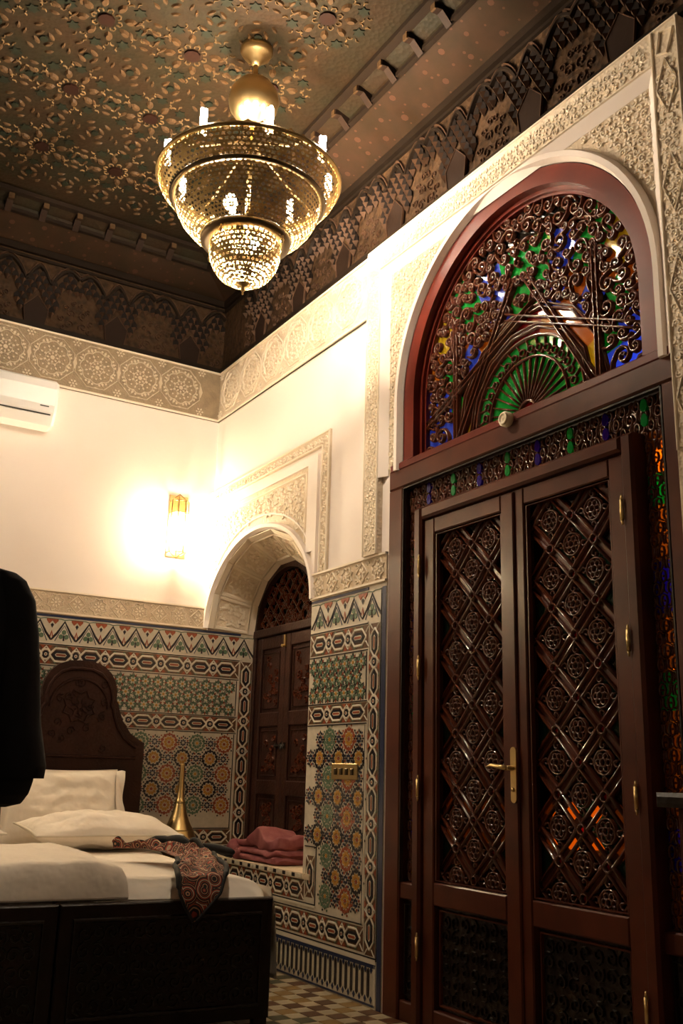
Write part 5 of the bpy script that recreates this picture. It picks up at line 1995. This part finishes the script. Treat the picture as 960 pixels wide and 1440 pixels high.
def coat_tube(mb, pts, n=28, seed=0):
    """closed soft garment tube: list of (centre, rx, ry)"""
    K = len(pts)

    def g(s, t):
        k = min(K - 2, int(t * (K - 1)))
        f = t * (K - 1) - k
        f = f * f * (3 - 2 * f)
        c = Vector(pts[k][0]).lerp(Vector(pts[k + 1][0]), f)
        rx = pts[k][1] + (pts[k + 1][1] - pts[k][1]) * f
        ry = pts[k][2] + (pts[k + 1][2] - pts[k][2]) * f
        a = 2 * pi * s
        w = 1 + .06 * noise.noise(Vector((cos(a) * 2 + seed, sin(a) * 2, t * 5)))
        return tuple(c + Vector((rx * cos(a) * w, ry * sin(a) * w, 0)))
    mb.grid(g, n, 36)
    return mb


mb = coat_tube(MB(), [((0.04, 0, 1.735), 0.05, 0.05), ((0.06, 0, 1.70), 0.13, 0.08), ((0.08, 0, 1.66), 0.23, 0.10), ((0.09, 0, 1.55), 0.255, 0.12), ((0.085, 0, 1.3), 0.255, 0.13), ((0.08, 0, 1.0), 0.262, 0.14), ((0.085, 0, 0.8), 0.276, 0.15), ((0.08, 0, 0.62), 0.28, 0.155)], seed=2)
mb.build('body', 'coat_cloth', co)
mb = coat_tube(MB(), [((0.262, 0.0, 1.684), 0.012, 0.02), ((0.285, 0.0, 1.672), 0.038, 0.055), ((0.302, 0.0, 1.648), 0.055, 0.075), ((0.322, 0.0, 1.595), 0.066, 0.09), ((0.336, 0.0, 1.50), 0.070, 0.09), ((0.350, 0, 1.38), 0.074, 0.09), ((0.366, 0, 1.22), 0.078, 0.09), ((0.388, 0, 1.10), 0.083, 0.09), ((0.392, 0, 1.068), 0.080, 0.085)], seed=5)
mb.build('sleeve', 'coat_cloth', co)
mb = coat_tube(MB(), [((0.384, 0.0, 1.12), 0.06, 0.07), ((0.378, 0, 1.06), 0.060, 0.07), ((0.365, 0, 1.02), 0.062, 0.07), ((0.36, 0, 0.995), 0.05, 0.055), ((0.36, 0, 0.985), 0.01, 0.01)], seed=8)
mb.build('lining_cuff', 'coat_cloth', co)
mb = coat_tube(MB(), [((-0.10, 0.0, 1.672), 0.030, 0.04), ((-0.14, 0.0, 1.652), 0.055, 0.075), ((-0.165, 0.0, 1.58), 0.066, 0.09), ((-0.18, 0, 1.38), 0.074, 0.09), ((-0.20, 0, 1.10), 0.083, 0.09), ((-0.205, 0, 1.04), 0.078, 0.085)], seed=9)
mb.build('sleeve', 'coat_cloth', co)
mb = MB().tube([(0.05 + 0.07 * cos(a), 0.06 * sin(a), 1.715 + .015 * sin(a)) for a in [2 * pi * i / 16 for i in range(16)]], 0.022, 8, closed=True)
mb.build('collar', 'coat_cloth', co)

# ================================================================== DARK CABINET BY THE DOOR
cb = empty('cabinet', FR @ T(4.585, 0, 0.036), label='dark wooden cabinet with thick moulded top standing beside the great door', cat='cabinet')
cw, cd_, chh = 0.95, 0.44, 1.035
mb = MB()
mb.bbox((0.052, 0.06, 0.0), (0.052 + cw, chh, cd_ - .02), 0.004)
mb.build('body', 'wood_brown', cb)
mb = MB().bbox((0.0, chh, 0.0), (cw + .1, chh + .042, cd_ + .02), 0.012)
mb.build('top', 'wood_dark', cb)
mb = MB().bbox((0.04, 0.0, 0.0), (0.06 + cw, 0.06, cd_ - .01), 0.004)
mb.build('plinth', 'wood_dark', cb)
for k in range(2):
    x = 0.052 + .02 + k * (cw / 2 - .005)
    d = MB().bbox((x, 0.10, cd_ - .02), (x + cw / 2 - .035, chh - .04, cd_ - .002), 0.006).build('door', 'wood_brown', cb)
    MB().strip(rect(x + .06, x + cw / 2 - .095, 0.17, chh - .11), 0.02, cd_ - .002, 0.012, 0, True).build('panel_molding', 'wood_dark', d)
    kx = x + (cw / 2 - .065 if k == 0 else .03)
    MB().lathe([(0.006, 0), (0.006, 0.015), (0.014, 0.022), (0.012, 0.032), (0, 0.035)], 12).build('knob', 'brass', d, T(kx, 0.55, cd_ - .002))
